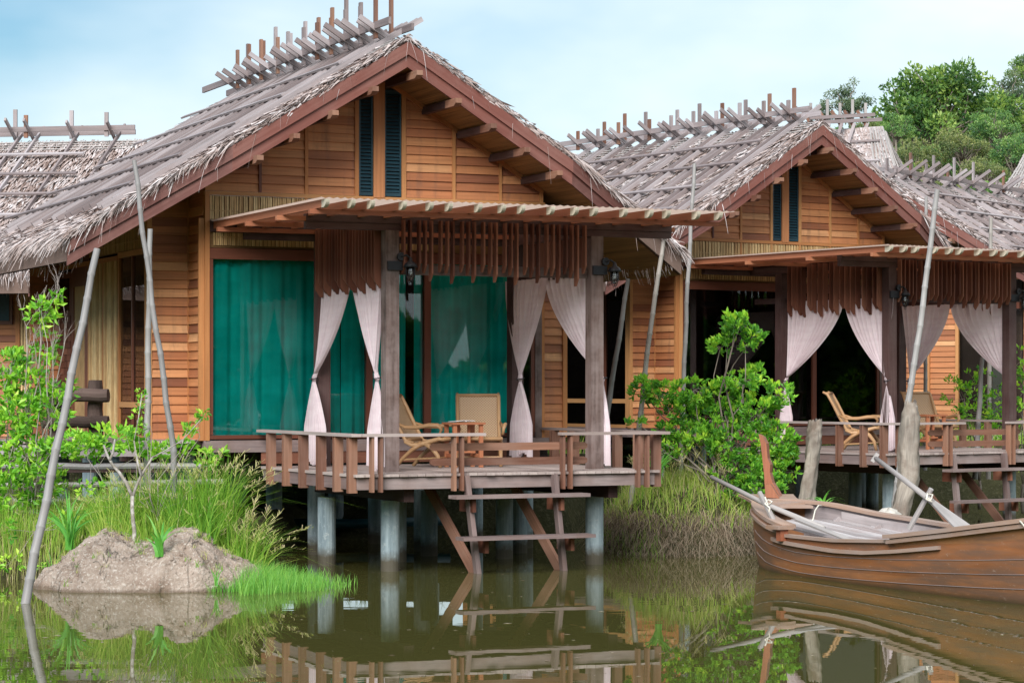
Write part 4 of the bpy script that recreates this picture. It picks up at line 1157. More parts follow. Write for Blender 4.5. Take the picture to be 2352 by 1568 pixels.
# earth mound at the water's edge, two humps
mb = MB(); P = []
c0 = at(343, 1352, 29.9)
for i in range(91):
    row = []
    for j in range(161):
        a = -1 + 2 * j / 160; b = -1 + 2 * i / 90
        x = a * 1.38; y = b * 1.15
        r = abs(a) ** 2.4 + abs(b) ** 2.4
        hump = 0.45 + 0.24 * math.exp(-((x + .52) / .36) ** 2) + 0.25 * math.exp(-((x - .52) / .36) ** 2)
        h = hump * max(0, 1 - r) ** 0.55
        pn = Vector((x * 3.1, y * 3.1, 1.7))
        n1 = mnoise.noise(pn) * .07 + mnoise.noise(pn * 2.7) * .035 + mnoise.noise(pn * 7) * .026 + abs(mnoise.noise(pn * 15)) * .022
        h += n1 * (min(1, h / .12) if r < 1 else 0)
        x += mnoise.noise(pn * 2 + Vector((9, 0, 0))) * .10; y += mnoise.noise(pn * 2 + Vector((0, 9, 0))) * .08
        row.append((c0.x + x, c0.y + y, h if r < 1 else -0.15 * (r - 1) - 0.02))
    P.append(row)
mb.grid(P)
rr = random.Random(4); PM = P
for k in range(900):                                    # small stones and clods
    j = rr.randrange(8, 150); i = rr.randrange(4, 70); p = P[i][j]; s = rr.uniform(.005, .017)
    if p[2] < .02: continue
    mb.box8([(p[0] - s, p[1] - s, p[2] - s), (p[0] + s, p[1] - s * .7, p[2] - s), (p[0] + s * .8, p[1] + s, p[2] - s), (p[0] - s, p[1] + s, p[2] - s),
             (p[0] - s * .6, p[1] - s * .5, p[2] + s), (p[0] + s * .5, p[1] - s * .4, p[2] + s * .7), (p[0] + s * .4, p[1] + s * .5, p[2] + s), (p[0] - s * .5, p[1] + s * .6, p[2] + s * .6)])
o = mb.build('earth_mound', 'soil', None, True)
tag(o, 'bare earth mound with two humps at the water edge below the tall grass', 'mound')

# ------------------------------------------------------------------ blades and leaves
def blades(mb, base, h, lean, wd, tint, k=4, droop=0.25, rng=RNG):
    """base (N,3), h (N), lean (N,2): ribbons that bend over"""
    N = len(base); P = np.zeros((N, k + 1, 2, 3))
    ang = rng.uniform(0, np.pi, N); sd = np.stack([np.cos(ang), np.sin(ang) * .5, np.zeros(N)], 1)
    for j in range(k + 1):
        t = j / k
        c = base + np.stack([lean[:, 0] * h * t ** 1.8, lean[:, 1] * h * t ** 1.8, h * (t - droop * (np.abs(lean).sum(1)) * t ** 3)], 1)
        ww = wd * (1 - 0.92 * t ** 1.5) / 2
        P[:, j, 0] = c - sd * ww[:, None]; P[:, j, 1] = c + sd * ww[:, None]
    mb.strips(P, tint)
    return P[:, -1].mean(1), P[:, -2].mean(1)

def panicles(mb, tip, prev, n=9, ln=0.10, tint=0.95, rng=RNG):
    """wispy seed heads on blade ends"""
    N = len(tip); d = tip - prev
    for q in range(n):
        a = q / n
        s = prev + d * (0.2 + a * 0.9)[..., None] if False else prev + d * (0.2 + a * 0.9)
        dr = rng.normal(0, 1, (N, 3)); dr[:, 2] = np.abs(dr[:, 2]) * .5
        dr /= np.linalg.norm(dr, axis=1)[:, None]
        e = s + dr * (ln * (1.1 - a * .7)) + d * .25
        w_ = np.array([0.0035, 0, 0.0])
        P = np.zeros((N, 2, 2, 3)); P[:, 0, 0] = s - w_; P[:, 0, 1] = s + w_; P[:, 1, 0] = e - w_; P[:, 1, 1] = e + w_
        mb.strips(P, np.clip(rng.normal(tint, .08, N), 0, 1))

def leaves(mb, c, d, ln, wd, tint, fold=0.25, rng=RNG):
    """pointed leaves: six-point folded blades; c base (N,3), d direction (N,3)"""
    N = len(c); d = d / np.linalg.norm(d, axis=1)[:, None]
    s = np.cross(d, rng.normal(0, 1, (N, 3))); s /= np.linalg.norm(s, axis=1)[:, None]
    nn = np.cross(s, d)
    b = len(mb.v)
    A = c; B = c + d * (ln * .55)[:, None] - s * (wd / 2)[:, None] + nn * (wd * fold)[:, None]
    C = c + d * ln[:, None] - nn * (ln * .08)[:, None]; D = c + d * (ln * .55)[:, None] + s * (wd / 2)[:, None] + nn * (wd * fold)[:, None]
    mb.v.extend(map(tuple, np.stack([A, B, C, D], 1).reshape(-1, 3).tolist()))
    for i in range(N):
        q = b + 4 * i; t = float(tint[i])
        mb.face((q, q + 2, q + 1), t, [(0, 0), (1, 0), (.5, .5)]); mb.face((q, q + 3, q + 2), t, [(0, 0), (.5, .5), (1, 0)])

def wander(a, b, n, amp, rr):
    a = Vector(a); b = Vector(b); L = (b - a).length; out = []
    o = Vector((0, 0, 0))
    for i in range(n + 1):
        t = i / n
        if 0 < i < n: o = o * .6 + Vector((rr.gauss(0, 1), rr.gauss(0, 1), rr.gauss(0, 1))) * amp * L
        out.append(a.lerp(b, t) + o * math.sin(math.pi * t))
    return out

def shrub(name, label, cat, group, mat, base, ells, dens, leafsz, per, seed, Y, trunk_r=0.03, bark='bark', up=0.6, dy=0.35, fork=None):
    """bush: limbs from the base to every leaf clump; rosettes of leaves fill each clump"""
    rng = np.random.default_rng(seed); rr = random.Random(seed)
    root = empty(name, base); tag(root, label, cat, group)
    bw = Vector(base)
    lm = MB(); tm = MB()
    fk = fork if fork else bw + Vector((0, 0, .25))
    tm.tube(wander(bw - Vector((0, 0, .3)), fk, 3, .05, rr), [trunk_r * 1.2, trunk_r * 1.1, trunk_r, trunk_r * .9], 7)
    for (ex, ey, rx, ry) in ells:
        k = Y / FPX; c = at(ex, ey, Y + rr.uniform(-dy, dy) * .6)
        sx_, sz_ = rx * k, ry * k; sy_ = max(dy * .7, min(sx_, .6))
        tm.tube(wander(fk if rr.random() < .75 else bw, c, 5, .06, rr), [trunk_r * .6, trunk_r * .5, trunk_r * .42, trunk_r * .34, trunk_r * .25, trunk_r * .15], 5)
        n = max(5, int(dens * rx * ry / 100))
        u = rng.normal(0, 1, (n, 3)); u /= np.linalg.norm(u, axis=1)[:, None]
        rad = rng.uniform(.35, 1.0, n) ** .5
        pos = np.array(c)[None] + u * rad[:, None] * np.array([sx_, sy_, sz_])[None]
        for i in range(0, n, 3): tm.tube(wander(c, pos[i], 2, .08, rr), [trunk_r * .16, trunk_r * .12, trunk_r * .08], 4, cap=False)
        m = n * per
        pc = np.repeat(pos, per, 0) + rng.normal(0, leafsz * .18, (m, 3))
        out = np.repeat(u, per, 0) * .5 + rng.normal(0, .62, (m, 3)) + np.array([0, 0, up])
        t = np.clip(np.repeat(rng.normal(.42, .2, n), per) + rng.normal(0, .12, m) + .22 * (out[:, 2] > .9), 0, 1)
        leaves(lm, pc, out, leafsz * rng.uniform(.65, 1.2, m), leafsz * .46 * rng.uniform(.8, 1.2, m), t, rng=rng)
    for o in (tm.build('stem', bark, root, True), lm.build('foliage', mat, root)):
        o.matrix_parent_inverse = Matrix.Translation(-bw)
    return root

# ------------------------------------------------------------------ background trees
def tree_proto(kind, seed, mat, clumps, leafsz, n, flat=0.75, droop=False):
    """unit tree, crown radius about 1, base of the trunk at the origin"""
    rng = np.random.default_rng(seed); rr = random.Random(seed)
    root = empty(kind)
    tm = MB(); top = Vector((rr.uniform(-.1, .1), 0, .75))
    tm.tube(wander((0, 0, -1.2), top, 5, .03, rr), [.09, .075, .065, .06, .055, .045], 8)
    lm = MB()
    for k in range(clumps):
        a = rr.uniform(0, 6.283); e = math.asin(rr.uniform(-.5, .98)); q = rr.uniform(.4, 1.0)
        c = Vector((math.cos(a) * math.cos(e) * q, math.sin(a) * math.cos(e) * q, 1.15 + math.sin(e) * q * flat))
        r = rr.uniform(.13, .30)
        tm.tube(wander(top if rr.random() < .6 else (0, 0, .4), c, 4, .07, rr), [.035, .026, .02, .013, .006], 5)
        m = int(n * r * r / .065 / clumps)
        u = rng.normal(0, 1, (m, 3)); u /= np.linalg.norm(u, axis=1)[:, None]
        rad = rng.uniform(.25, 1, m) ** .45
        pos = np.array(c)[None] + u * rad[:, None] * np.array([r, r, r * .72])[None]
        pos[:, 2] += 0.03 * np.sin(pos[:, 0] * 23 + pos[:, 1] * 17)
        d = u * .55 + rng.normal(0, .5, (m, 3)) + np.array([0, 0, -.55 if droop else .25])
        base = rr.gauss(.48, .2)
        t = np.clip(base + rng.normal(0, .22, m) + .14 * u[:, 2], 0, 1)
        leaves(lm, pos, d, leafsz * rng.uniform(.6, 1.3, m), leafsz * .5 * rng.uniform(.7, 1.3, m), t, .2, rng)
    tm.build('trunk', 'bark', root, True); lm.build('crown', mat, root)
    return root
protos = {
    'a': tree_proto('broadleaf_tree', 1, 'tree_a', 52, .085, 11000),
    'b': tree_proto('broadleaf_tree', 2, 'tree_b', 40, .090, 6500, .9),
    'c': tree_proto('broadleaf_tree', 3, 'tree_c', 38, .080, 6000, .85),
    'd': tree_proto('broadleaf_tree', 4, 'tree_d', 26, .085, 4200, .8, True),
    'e': tree_proto('broadleaf_tree', 5, 'tree_b', 22, .10, 3500, .7),
}
GT = 'trees on the hill behind the houses'
TR = [  # kind, px, py of the crown centre, crown radius in px, distance, label
    ('a', 2155, 262, 140, 200, 'largest dark green tree with a wide rounded crown on the hill'),
    ('d', 1948, 234, 60, 190, 'grey-green tree standing out against the sky left of the big round tree'),
    ('d', 1890, 262, 34, 192, 'small grey-green tree just left of the lone tree against the sky'),
    ('a', 2275, 300, 105, 215, 'dark green tree behind the right shoulder of the big round tree'),
    ('d', 2322, 215, 62, 230, 'pale grey-green tree against the sky at the right edge of the view'),
    ('a', 2372, 175, 60, 235, 'dark tree cut by the right edge, highest crown of the hill'),
    ('b', 2055, 300, 48, 185, 'light green tree below the left side of the big round tree'),
    ('c', 2098, 372, 60, 170, 'olive green tree low on the slope right of the pale hip roof'),
    ('b', 2152, 380, 62, 175, 'fresh green tree in the middle of the slope below the big tree'),
    ('c', 2212, 345, 66, 168, 'yellowish olive tree with bare branches showing, middle of the slope'),
    ('b', 2290, 300, 58, 172, 'bright green feathery tree below the pale tree at the right'),
    ('b', 2330, 360, 60, 165, 'bright green tree at the right edge above the far thatched roof'),
    ('c', 2262, 400, 52, 160, 'olive tree just above the roof ridge at the right'),
    ('e', 2258, 438, 38, 120, 'small bright green tree low between the two right thatched roofs'),
    ('e', 2208, 448, 26, 122, 'small bright bush-like tree beside the ridge posts of the right roof'),
    ('c', 2150, 430, 40, 140, 'olive tree peeping over the ridge posts of the right roof'),
    ('b', 2010, 352, 46, 190, 'light green tree behind the peak of the pale hip roof'),
    ('c', 1985, 300, 34, 185, 'olive tree between the two roof ridges'),
    ('a', 2070, 415, 50, 150, 'dark tree tucked behind the slope of the pale hip roof'),
    ('b', 1935, 330, 46, 180, 'light green tree behind the ridge posts of the pale hip roof'),
    ('a', 2345, 440, 48, 150, 'dark green tree behind the far right thatched roof'),
    ('c', 1700, 372, 36, 170, 'olive tree seen low through the ridge frame of the rear house'),
    ('b', 1560, 378, 36, 170, 'light green tree seen through the middle of the rear ridge frame'),
    ('b', 1400, 372, 34, 170, 'light green tree seen at the left end of the rear ridge frame'),
]
used = set()
for k, (kd, px, py, rp, Y, lab) in enumerate(TR):
    o = protos[kd]
    if kd in used: o = copy_tree(o)
    used.add(kd)
    s = rp / FPX * Y; p = at(px, py, Y)
    o.location = (p.x, p.y, p.z - 1.15 * s); o.scale = (s, s, s * 1.02); o.rotation_euler = (0, 0, k * 1.9)
    tag(o, lab, 'tree', GT)

# undergrowth that closes the slope between the trees
mb = MB(); n = 26000
rng = np.random.default_rng(77)
Yb = rng.uniform(105, 260, n); Xb = Yb * rng.uniform(.10, .26, n)
zb = gh(Xb, Yb) + rng.uniform(0, 1, n) ** 1.5 * 3.2 * (0.6 + 0.5 * np.sin(Xb * .9) * np.sin(Yb * .35))
lf = rng.uniform(.3, .6, n)
leaves(mb, np.stack([Xb, Yb, zb], 1), rng.normal(0, .6, (n, 3)) + np.array([0, -.2, .5]), lf, lf * .6, np.clip(rng.normal(.45, .22, n), 0, 1), .2, rng)
tag(mb.build('undergrowth', 'tree_c'), 'dense green undergrowth covering the slope between the trees', 'undergrowth', None, 'stuff')
#@@PART5

# ------------------------------------------------------------------ neighbouring thatched houses
def thatch_patch(mb, A, B, C, D, rows, cols, sag=0.0, seed=0, ln=1.5, wd=0.05, base=True):
    """thatch over the patch A-B (top) / D-C (bottom); sag makes the slope concave"""
    rng = np.random.default_rng(seed)
    A, B, C, D = [np.array(list(p), float) for p in (A, B, C, D)]
    def S(u, t):
        u = np.asarray(u)[..., None]; t = np.asarray(t)[..., None]
        p = (A * (1 - u) + B * u) * (1 - t) + (D * (1 - u) + C * u) * t
        p = p.copy(); p[..., 2] -= sag * np.sin(np.pi * t[..., 0]) ** 1.0
        return p
    nrm = np.cross(B - A + C - D, D - A + C - B); nrm /= np.linalg.norm(nrm)
    if nrm[1] > 0: nrm = -nrm
    if base:
        mb.grid([[tuple(S(j / 12, i / 12) - nrm * .03) for j in range(13)] for i in range(13)], 0.1)
    Ps = []
    for r in range(rows):
        t0 = (r + rng.normal(0, .12, cols)) / rows; u = (np.arange(cols) + rng.random(cols)) / cols
        t1 = t0 + ln / rows * rng.uniform(.7, 1.2, cols); u1 = u + rng.normal(0, .35 / cols, cols)
        a = S(u, np.clip(t0, 0, 1)); b = S(u1, np.clip(t1, 0, 1.04)) + nrm * rng.uniform(.01, .05, cols)[:, None]
        d = b - a; sd = np.cross(d, nrm); sd /= np.linalg.norm(sd, axis=1)[:, None] + 1e-9
        w_ = wd * rng.uniform(.5, 1, cols)[:, None]
        P = np.zeros((cols, 2, 2, 3)); P[:, 0, 0] = a - sd * w_ / 2; P[:, 0, 1] = a + sd * w_ / 2; P[:, 1, 0] = b - sd * w_ * .4; P[:, 1, 1] = b + sd * w_ * .4
        Ps.append(P)
    P = np.concatenate(Ps); mb.strips(P, np.clip(rng.normal(.62, .22, len(P)), 0, 1))
    return S, nrm

# left neighbour: roof slope facing the viewer
THN = R(80.5); RX, RY = at(330, 318, 48.7).x, 48.7
cN, sN = math.cos(THN), math.sin(THN)
FRN = Frame(RX - (cN * 1.01 - sN * 1.89), RY - (sN * 1.01 + cN * 1.89), THN, 1.0, 0.09)
hn = empty('stilt_house', (FRN.x, FRN.y, FRN.z), THN)
tag(hn, 'left neighbouring house whose thatched roof slope faces the viewer', 'house', 'thatched houses on stilts')
rr = random.Random(5)
st = []
v = 2.5
while v < 10.4:
    st.append(v); v += rr.choice((.35, .75, .85, .8))
make_roof(hn, 31, sides=(-1,), fine=(1.0, 2.0), stations=st, bat_v0=2.7, ridge_h=(.42, .6))
mb = MB(); lap_boards(mb, (-2.1, 9.6), (0, -1), 6.6, 1.3, 4.95, (-1, 0)); mb.build('wall', 'siding', hn)
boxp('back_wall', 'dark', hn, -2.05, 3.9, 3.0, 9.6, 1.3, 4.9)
v1_, v2_ = FRN.v_at(100, -2.15), FRN.v_at(42, -2.15)
bamboo_panel((-2.15, max(v1_, v2_)), (0, -1), abs(v2_ - v1_), 1.6, 4.9, (-1, 0), parent=hn, pitch=.05)
for vq in (v1_, v2_): boxp('wall_trim', 'trim', hn, -2.19, -2.12, vq - .04, vq + .04, 1.3, 4.95)
vw = FRN.v_at(-5, -2.13)
boxp('window_frame', 'frame', hn, -2.16, -2.12, vw - .30, vw + .30, 3.55, 4.35)
boxp('glass_pane', 'shutter', hn, -2.175, -2.162, vw - .24, vw + .24, 3.62, 4.28)
for (u, v) in ((-1.9, 3.4), (-1.9, 6.4), (-1.9, 9.4), (3, 3.4), (3, 9.4)):
    mb = MB(); mb.tube([(u, v, -.8), (u, v, 1.3)], .125, 16); mb.build('pile', 'concrete', hn)

# right neighbour (ridge running away to the right)
THR = R(-36); p = at(2030, 402, 57.5)
cR, sR = math.cos(THR), math.sin(THR)
FRR = Frame(p.x - (cR * 1.01 - sR * 1.89), 57.5 - (sR * 1.01 + cR * 1.89), THR, 1.0, 0.09)
hr = empty('stilt_house', (FRR.x, FRR.y, FRR.z), THR)
tag(hr, 'right neighbouring house behind the rear pergola, roof sloping down to the right', 'house', 'thatched houses on stilts')
make_roof(hr, 41, sides=(1,), fine=(2.0, 1.15), stations=[2.3, 2.9, 3.6, 4.15, 4.4, 5.3, 5.6, 6.4, 7.3, 8.2, 8.5, 9.6], bat_v0=2.5, ridge_h=(.42, .6), ext=.62)
uA, uB, uC = FRR.u_at(2080, 2.95), FRR.u_at(2200, 2.95), FRR.u_at(2345, 2.95)
mb = MB(); lap_boards(mb, (uA, 2.95), (1, 0), uB - uA, 1.3, 4.75, (0, -1), joint=[(uB - uA) * .45]); mb.build('wall', 'siding', hr)
for uq in (uA - .05, uA + (uB - uA) * .45, uB): boxp('corner_trim', 'trim', hr, uq - .03, uq + .05, 2.87, 2.93, 1.3, 4.75)
boxp('window_frame', 'frame', hr, uB + .06, uC, 2.86, 2.96, 4.2, 4.35); boxp('glass_pane', 'glass', hr, uB + .06, uC, 2.92, 2.93, 1.5, 4.2)
boxp('floor_beam', 'grey', hr, uA, uC, 2.84, 2.94, 1.12, 1.3)
mb = MB(); lap_boards(mb, (4.0, 3.2), (0, 1), 6.6, 1.3, 4.95, (1, 0)); mb.build('wall', 'siding', hr)
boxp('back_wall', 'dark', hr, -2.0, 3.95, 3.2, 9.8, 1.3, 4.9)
for (u, v) in ((-1.9, 3.4), (3.7, 3.4), (-1.9, 9.4), (3.7, 9.4), (3.7, 6.4)):
    mb = MB(); mb.tube([(u, v, -.8), (u, v, 1.3)], .125, 16); mb.build('pile', 'concrete', hr)

# pale hip roof further up the slope
t = empty('thatched_house', at(1980, 700, 80)); b0 = t.location.copy()
tag(t, 'farther house with a pale hipped thatch roof in front of the hill trees', 'house', 'far thatched roofs')
def kid(mb, name, mat, parent, base, smooth=False):
    o = mb.build(name, mat, parent, smooth); o.matrix_parent_inverse = Matrix.Translation(-Vector(base)); return o
mb = MB()
A, B, C, D = at(1850, 302, 83), at(2026, 290, 80), at(2098, 470, 75.5), at(1830, 470, 75.5)
S1, n1 = thatch_patch(mb, A, B, C, D, 26, 110, .35, 1, 1.5, .09)
E2 = at(2150, 440, 87)
S2, n2 = thatch_patch(mb, B, B + Vector((.05, .3, 0)), E2, C, 26, 60, .5, 2, 1.5, .09)
roofk = kid(mb, 'roof', 'thatch', t, b0)
for k, uu in enumerate((1.0, .94, .88, .82, .76, .70)):
    mb = MB(); pts = [Vector(S1(uu + (1 - uu) * (1 - q) * .5, q)) + Vector(n1) * .06 for q in np.linspace(0.02, 1, 9)]
    mb.tube(pts, .028, 5, tint=.8); kid(mb, 'ridge_strip', 'oar', roofk, (0, 0, 0)).matrix_parent_inverse = Matrix.Identity(4)
for uu in (.1, .3, .55):
    mb = MB(); pts = [Vector(S2(uu, q)) + Vector(n2) * .06 for q in np.linspace(0.05, 1, 9)]
    mb.tube(pts, .028, 5, tint=.8); mb.build('ridge_strip', 'oar', roofk)
for q, u0_, u1_ in ((.16, .0, .92), (.36, .0, .86), (.56, 0, .8)):
    mb = MB(); mb.tube([Vector(S1(u_, q)) + Vector(n1) * .12 for u_ in np.linspace(u0_, u1_, 5)], .04, 5); mb.build('batten', 'grey', roofk)
for i, px in enumerate((1866, 1904, 1933, 1962, 1992)):
    x0_ = at(px - 3, 295, 81)
    mb = MB(); mb.beam(x0_ + Vector((-.9, -2.4, -2.0)), x0_ + Vector((.05, .0, .15)), .10, .07, up=(0, -1, 1)); mb.build('rafter', 'grey', roofk)
    mb = MB(); mb.beam(x0_ + Vector((0.05, 0, .05)), x0_ + Vector((-.25, .3, .62)), .07, .09); mb.build('rafter', 'rail', roofk)
    mb = MB(); mb.beam(x0_ + Vector((.0, 0.1, .0)), x0_ + Vector((.0, .1, .98 if i % 2 else .86)), .09, .09); mb.build('ridge_post', 'oar', roofk)
for dz, x1 in ((.36, 2010), (.20, 2026)):
    mb = MB(); mb.beam(at(1860, 296, 81) + Vector((0, 0, dz)), at(x1, 288, 81) + Vector((0, 0, dz)), .06, .12); mb.build('ridge_beam', 'grey', roofk)
mb = MB()
zg = float(gh(9, 80)) - .3
a, b_ = at(1850, 470, 77), at(2100, 470, 77)
mb.box(a.x, b_.x - .4, 77.2, 84, zg, a.z + .2); kid(mb, 'wall', 'siding', t, b0)
for o in roofk.children: o.matrix_parent_inverse = Matrix.Identity(4)

t = empty('thatched_house', at(2420, 700, 68)); b0 = t.location.copy()
tag(t, 'thatched house cut by the right edge, with a steep curved pale roof', 'house', 'far thatched roofs')
mb = MB()
A, B = at(2378, 305, 70), at(2470, 320, 70); C, D = at(2560, 600, 64), at(2255, 478, 66)
S1, n1 = thatch_patch(mb, A, B, C, D, 34, 120, .30, 5, 1.5, .08)
thatch_patch(mb, A, A + Vector((.3, 1.5, 0)), at(2300, 460, 76), D, 26, 60, .30, 6, 1.5, .08)
roofk = kid(mb, 'roof', 'thatch', t, b0)
for k in range(5):
    mb = MB(); pts = [Vector(S1(.03 * k + .01, q)) + Vector(n1) * .05 for q in np.linspace(0.02, .9, 9)]
    mb.tube(pts, .022, 5, tint=.8); mb.build('ridge_strip', 'oar', roofk)
mb = MB(); mb.box(D.x + 1.0, C.x - .5, 66.5, 74, -.5, D.z + .1); kid(mb, 'wall', 'siding', t, b0)

# ------------------------------------------------------------------ bamboo poles
GP = 'grey bamboo poles standing in the water and banks'
def pole(pts, r, label, seed, mat='pole'):
    """pts: (px, py, Y) from top to foot"""
    rr = random.Random(seed); P = [at(*p) for p in pts]
    ft = P[-1]; root = empty('bamboo_pole', ft); tag(root, label, 'pole', GP)
    L = sum((P[i + 1] - P[i]).length for i in range(len(P) - 1)); n = int(L / .32) + 1
    Q = []; cum = [0]
    for i in range(len(P) - 1): cum.append(cum[-1] + (P[i + 1] - P[i]).length)
    def S(t):
        for i in range(len(P) - 1):
            if t <= cum[i + 1] + 1e-6: return P[i].lerp(P[i + 1], (t - cum[i]) / (cum[i + 1] - cum[i]))
        return P[-1]
    pts_, rad = [], []
    jx = rr.uniform(-.012, .012)
    for k in range(n + 1):
        t = L * k / n; f = .78 + .32 * t / L
        for dt, q in ((-.03, 1.0), (-.006, 1.13), (.006, 1.13), (.03, 1.0)):
            tt = min(L, max(0, t + dt))
            if pts_ and (S(tt) - pts_[-1]).length < .003: continue
            o = Vector((jx * math.sin(k * 1.7), 0, 0)); pts_.append(S(tt) + o); rad.append(r * f * (q if 0 < k < n else 1))
    mb = MB(); mb.tube(pts_, rad, 12)
    o = mb.build('stalk', mat, root, True); o.matrix_parent_inverse = Matrix.Translation(-ft)
    mb = MB(); d = (pts_[0] - pts_[4]).normalized()
    mb.tube([pts_[0] + d * .001, pts_[0] + d * .004], [rad[0] * .72] * 2, 12); o = mb.build('hollow_end', 'dark', root); o.matrix_parent_inverse = Matrix.Translation(-ft)
pole([(223, 572, 28.4), (145, 960, 27.9), (57, 1385, 27.4), (44, 1450, 27.3)], .050, 'thick grey bamboo pole leaning at the far left, foot in the water', 1)
pole([(308, 368, 30.8), (345, 660, 30.7), (396, 1010, 30.6), (402, 1150, 30.6)], .037, 'slim pale bamboo pole crossing in front of the upright one beside the left wall', 2)
pole([(345, 526, 31.3), (341, 780, 31.3), (337, 1150, 31.3)], .042, 'upright grey bamboo pole beside the left corner of the front house', 3)
pole([(1443, 640, 37.4), (1418, 800, 37.4), (1388, 990, 37.4), (1350, 1290, 37.4)], .044, 'short bamboo pole behind the curtain at the right end of the front deck', 4)
pole([(1526, 540, 36.6), (1490, 780, 36.5), (1466, 1000, 36.4), (1436, 1270, 36.3)], .042, 'long slender bamboo pole leaning at the right corner of the front deck', 5)
pole([(1595, 376, 38.2), (1577, 700, 38.2), (1566, 1000, 38.2), (1560, 1150, 38.2)], .036, 'nearly upright bamboo pole rising behind the mangrove bush past the rear roof', 6)
pole([(2153, 436, 37.6), (2112, 760, 37.4), (2080, 960, 37.2), (2040, 1290, 37)], .050, 'long bamboo pole leaning against the tall driftwood post near the boat', 7)
pole([(2256, 820, 45.5), (2240, 1100, 45.5)], .05, 'bamboo pole behind the gate rails of the rear house deck', 8)
pole([(2276, 500, 49), (2270, 1100, 49)], .045, 'bamboo pole tip rising above the rear pergola over the right thatched roof', 9)
pole([(2127, 452, 50), (2125, 1080, 50)], .04, 'thin pole tip rising just left of the long leaning bamboo pole', 10)

# ------------------------------------------------------------------ driftwood posts, log fence, walkway
def drift(pts, label, seed):
    rr = random.Random(seed); P = [at(px, py, Y) for px, py, Y, r in pts]; rd = [r for *_, r in pts]
    ft = P[-1]; mb = MB(); n = 18; NS = 46
    Q = []
    for k in range(NS + 1):
        t = k / NS * (len(P) - 1); i = min(len(P) - 2, int(t)); f = t - i
        c = P[i].lerp(P[i + 1], f); r = rd[i] + (rd[i + 1] - rd[i]) * f
        row = []
        for j in range(n):
            a = 2 * math.pi * j / n
            q = r * (1 + .16 * math.sin(a * 2 + k * .10 + seed) + .10 * math.sin(a * 5 + k * .07) + .05 * math.sin(k * 1.1 + a * 3) + rr.gauss(0, .02))
            top = rr.uniform(-.05, .07) if k == 0 else 0
            row.append((c.x + q * math.cos(a), c.y + q * math.sin(a) * .9, c.z + top))
        Q.append(row)
    b = len(mb.v)
    for row in Q: mb.v.extend(row)
    for i in range(NS):
        for j in range(n):
            j2 = (j + 1) % n
            mb.face((b + (i + 1) * n + j, b + (i + 1) * n + j2, b + i * n + j2, b + i * n + j), .5, [((i + 1) * .05, j * .05), ((i + 1) * .05, j * .05 + .05), (i * .05, j * .05 + .05), (i * .05, j * .05)])
    cz = P[0] - Vector((0, 0, .05)); mb.v.append(tuple(cz)); q = len(mb.v) - 1
    for j in range(n): mb.face((b + j, b + (j + 1) % n, q), .2, [(0, 0), (0, .1), (.1, 0)])
    o = mb.build('driftwood_post', 'log', None, True)
    tag(o, label, 'driftwood post', 'weathered driftwood posts by the boat')
drift([(1873, 970, 36.2, .095), (1870, 1010, 36.2, .125), (1862, 1080, 36.2, .115), (1848, 1180, 36.2, .135), (1838, 1290, 36.2, .15)], 'shorter grey driftwood post with a ragged top between the bush and the boat bow', 3)
drift([(2092, 926, 35.4, .075), (2092, 960, 35.4, .12), (2086, 1030, 35.4, .15), (2088, 1100, 35.4, .165), (2072, 1160, 35.4, .15), (2058, 1230, 35.4, .19), (2050, 1300, 35.4, .2)], 'tall bulging driftwood post behind the boat, bamboo pole leaning on it', 8)

YF = 33.6
p0 = at(175, 1000, YF); t = empty('log_fence', p0); tag(t, 'low fence of thick dark logs beside the left side door', 'fence')
for (px, w_) in ((219, .105), (127, .09)):
    mb = MB(); mb.tube(wander(at(px, 873, YF), at(px + 1, 1010, YF), 6, .012, random.Random(px)), [w_ * f for f in (.9, 1.02, .98, 1, 1.04, .97, 1)], 12); kid(mb, 'fence_post', 'darklog', t, p0)
for (y, r) in ((908, .098), (968, .085)):
    mb = MB(); mb.tube(wander(at(96, y + 4, YF - .16), at(249, y, YF - .16), 8, .012, random.Random(y)), [r * f for f in (.85, .95, 1, 1.03, .98, 1, .96, 1.0, .97)], 12); kid(mb, 'fence_rail', 'darklog', t, p0)
p0 = at(120, 1040, 33.9); t = empty('walkway', p0); tag(t, 'weathered plank walkway leading to the side door behind the left shrubs', 'walkway')
for k in range(34):
    x = -9.4 + k * .145
    if x > -4.55: break
    mb = MB(); mb.box(x, x + .135, 33.75, 35.1, 1.66, 1.70); kid(mb, 'plank', 'deck', t, p0)
for (y, z, h) in ((33.72, 1.48, .16), (35.0, 1.48, .16), (33.95, 1.25, .14)):
    mb = MB(); mb.box(-9.4, -4.7, y, y + .07, z, z + h); kid(mb, 'beam', 'beam' if z < 1.4 else 'grey', t, p0)
for (z, r, xr) in ((1.33, .045, -4.3), (1.12, .04, -4.0), (.92, .05, -4.6)):
    mb = MB(); mb.tube(wander((-9.0, 33.5, z - .02), (xr, 33.5, z + .02), 6, .004, random.Random(int(z * 100))), [r] * 7, 8); kid(mb, 'pole', 'pole', t, p0)
for x in (-8.3, -6.4, -4.9):
    mb = MB(); mb.tube([(x, 34.4, -.6), (x, 34.4, 1.48)], .10, 14); kid(mb, 'pile', 'concrete', t, p0)

# blue pipes lying under the front house
for (y, z, x0_, x1_, lab) in ((38.4, .30, -4.0, -1.0, 'dark blue plastic pipe lying between the piles under the front house'),):
    mb = MB(); mb.tube([(x0_, y, z), ((x0_ + x1_) / 2, y + .2, z - .03), (x1_, y + .5, z)], .075, 12); tag(mb.build('pipe', 'pipe', None, True), lab, 'pipe')

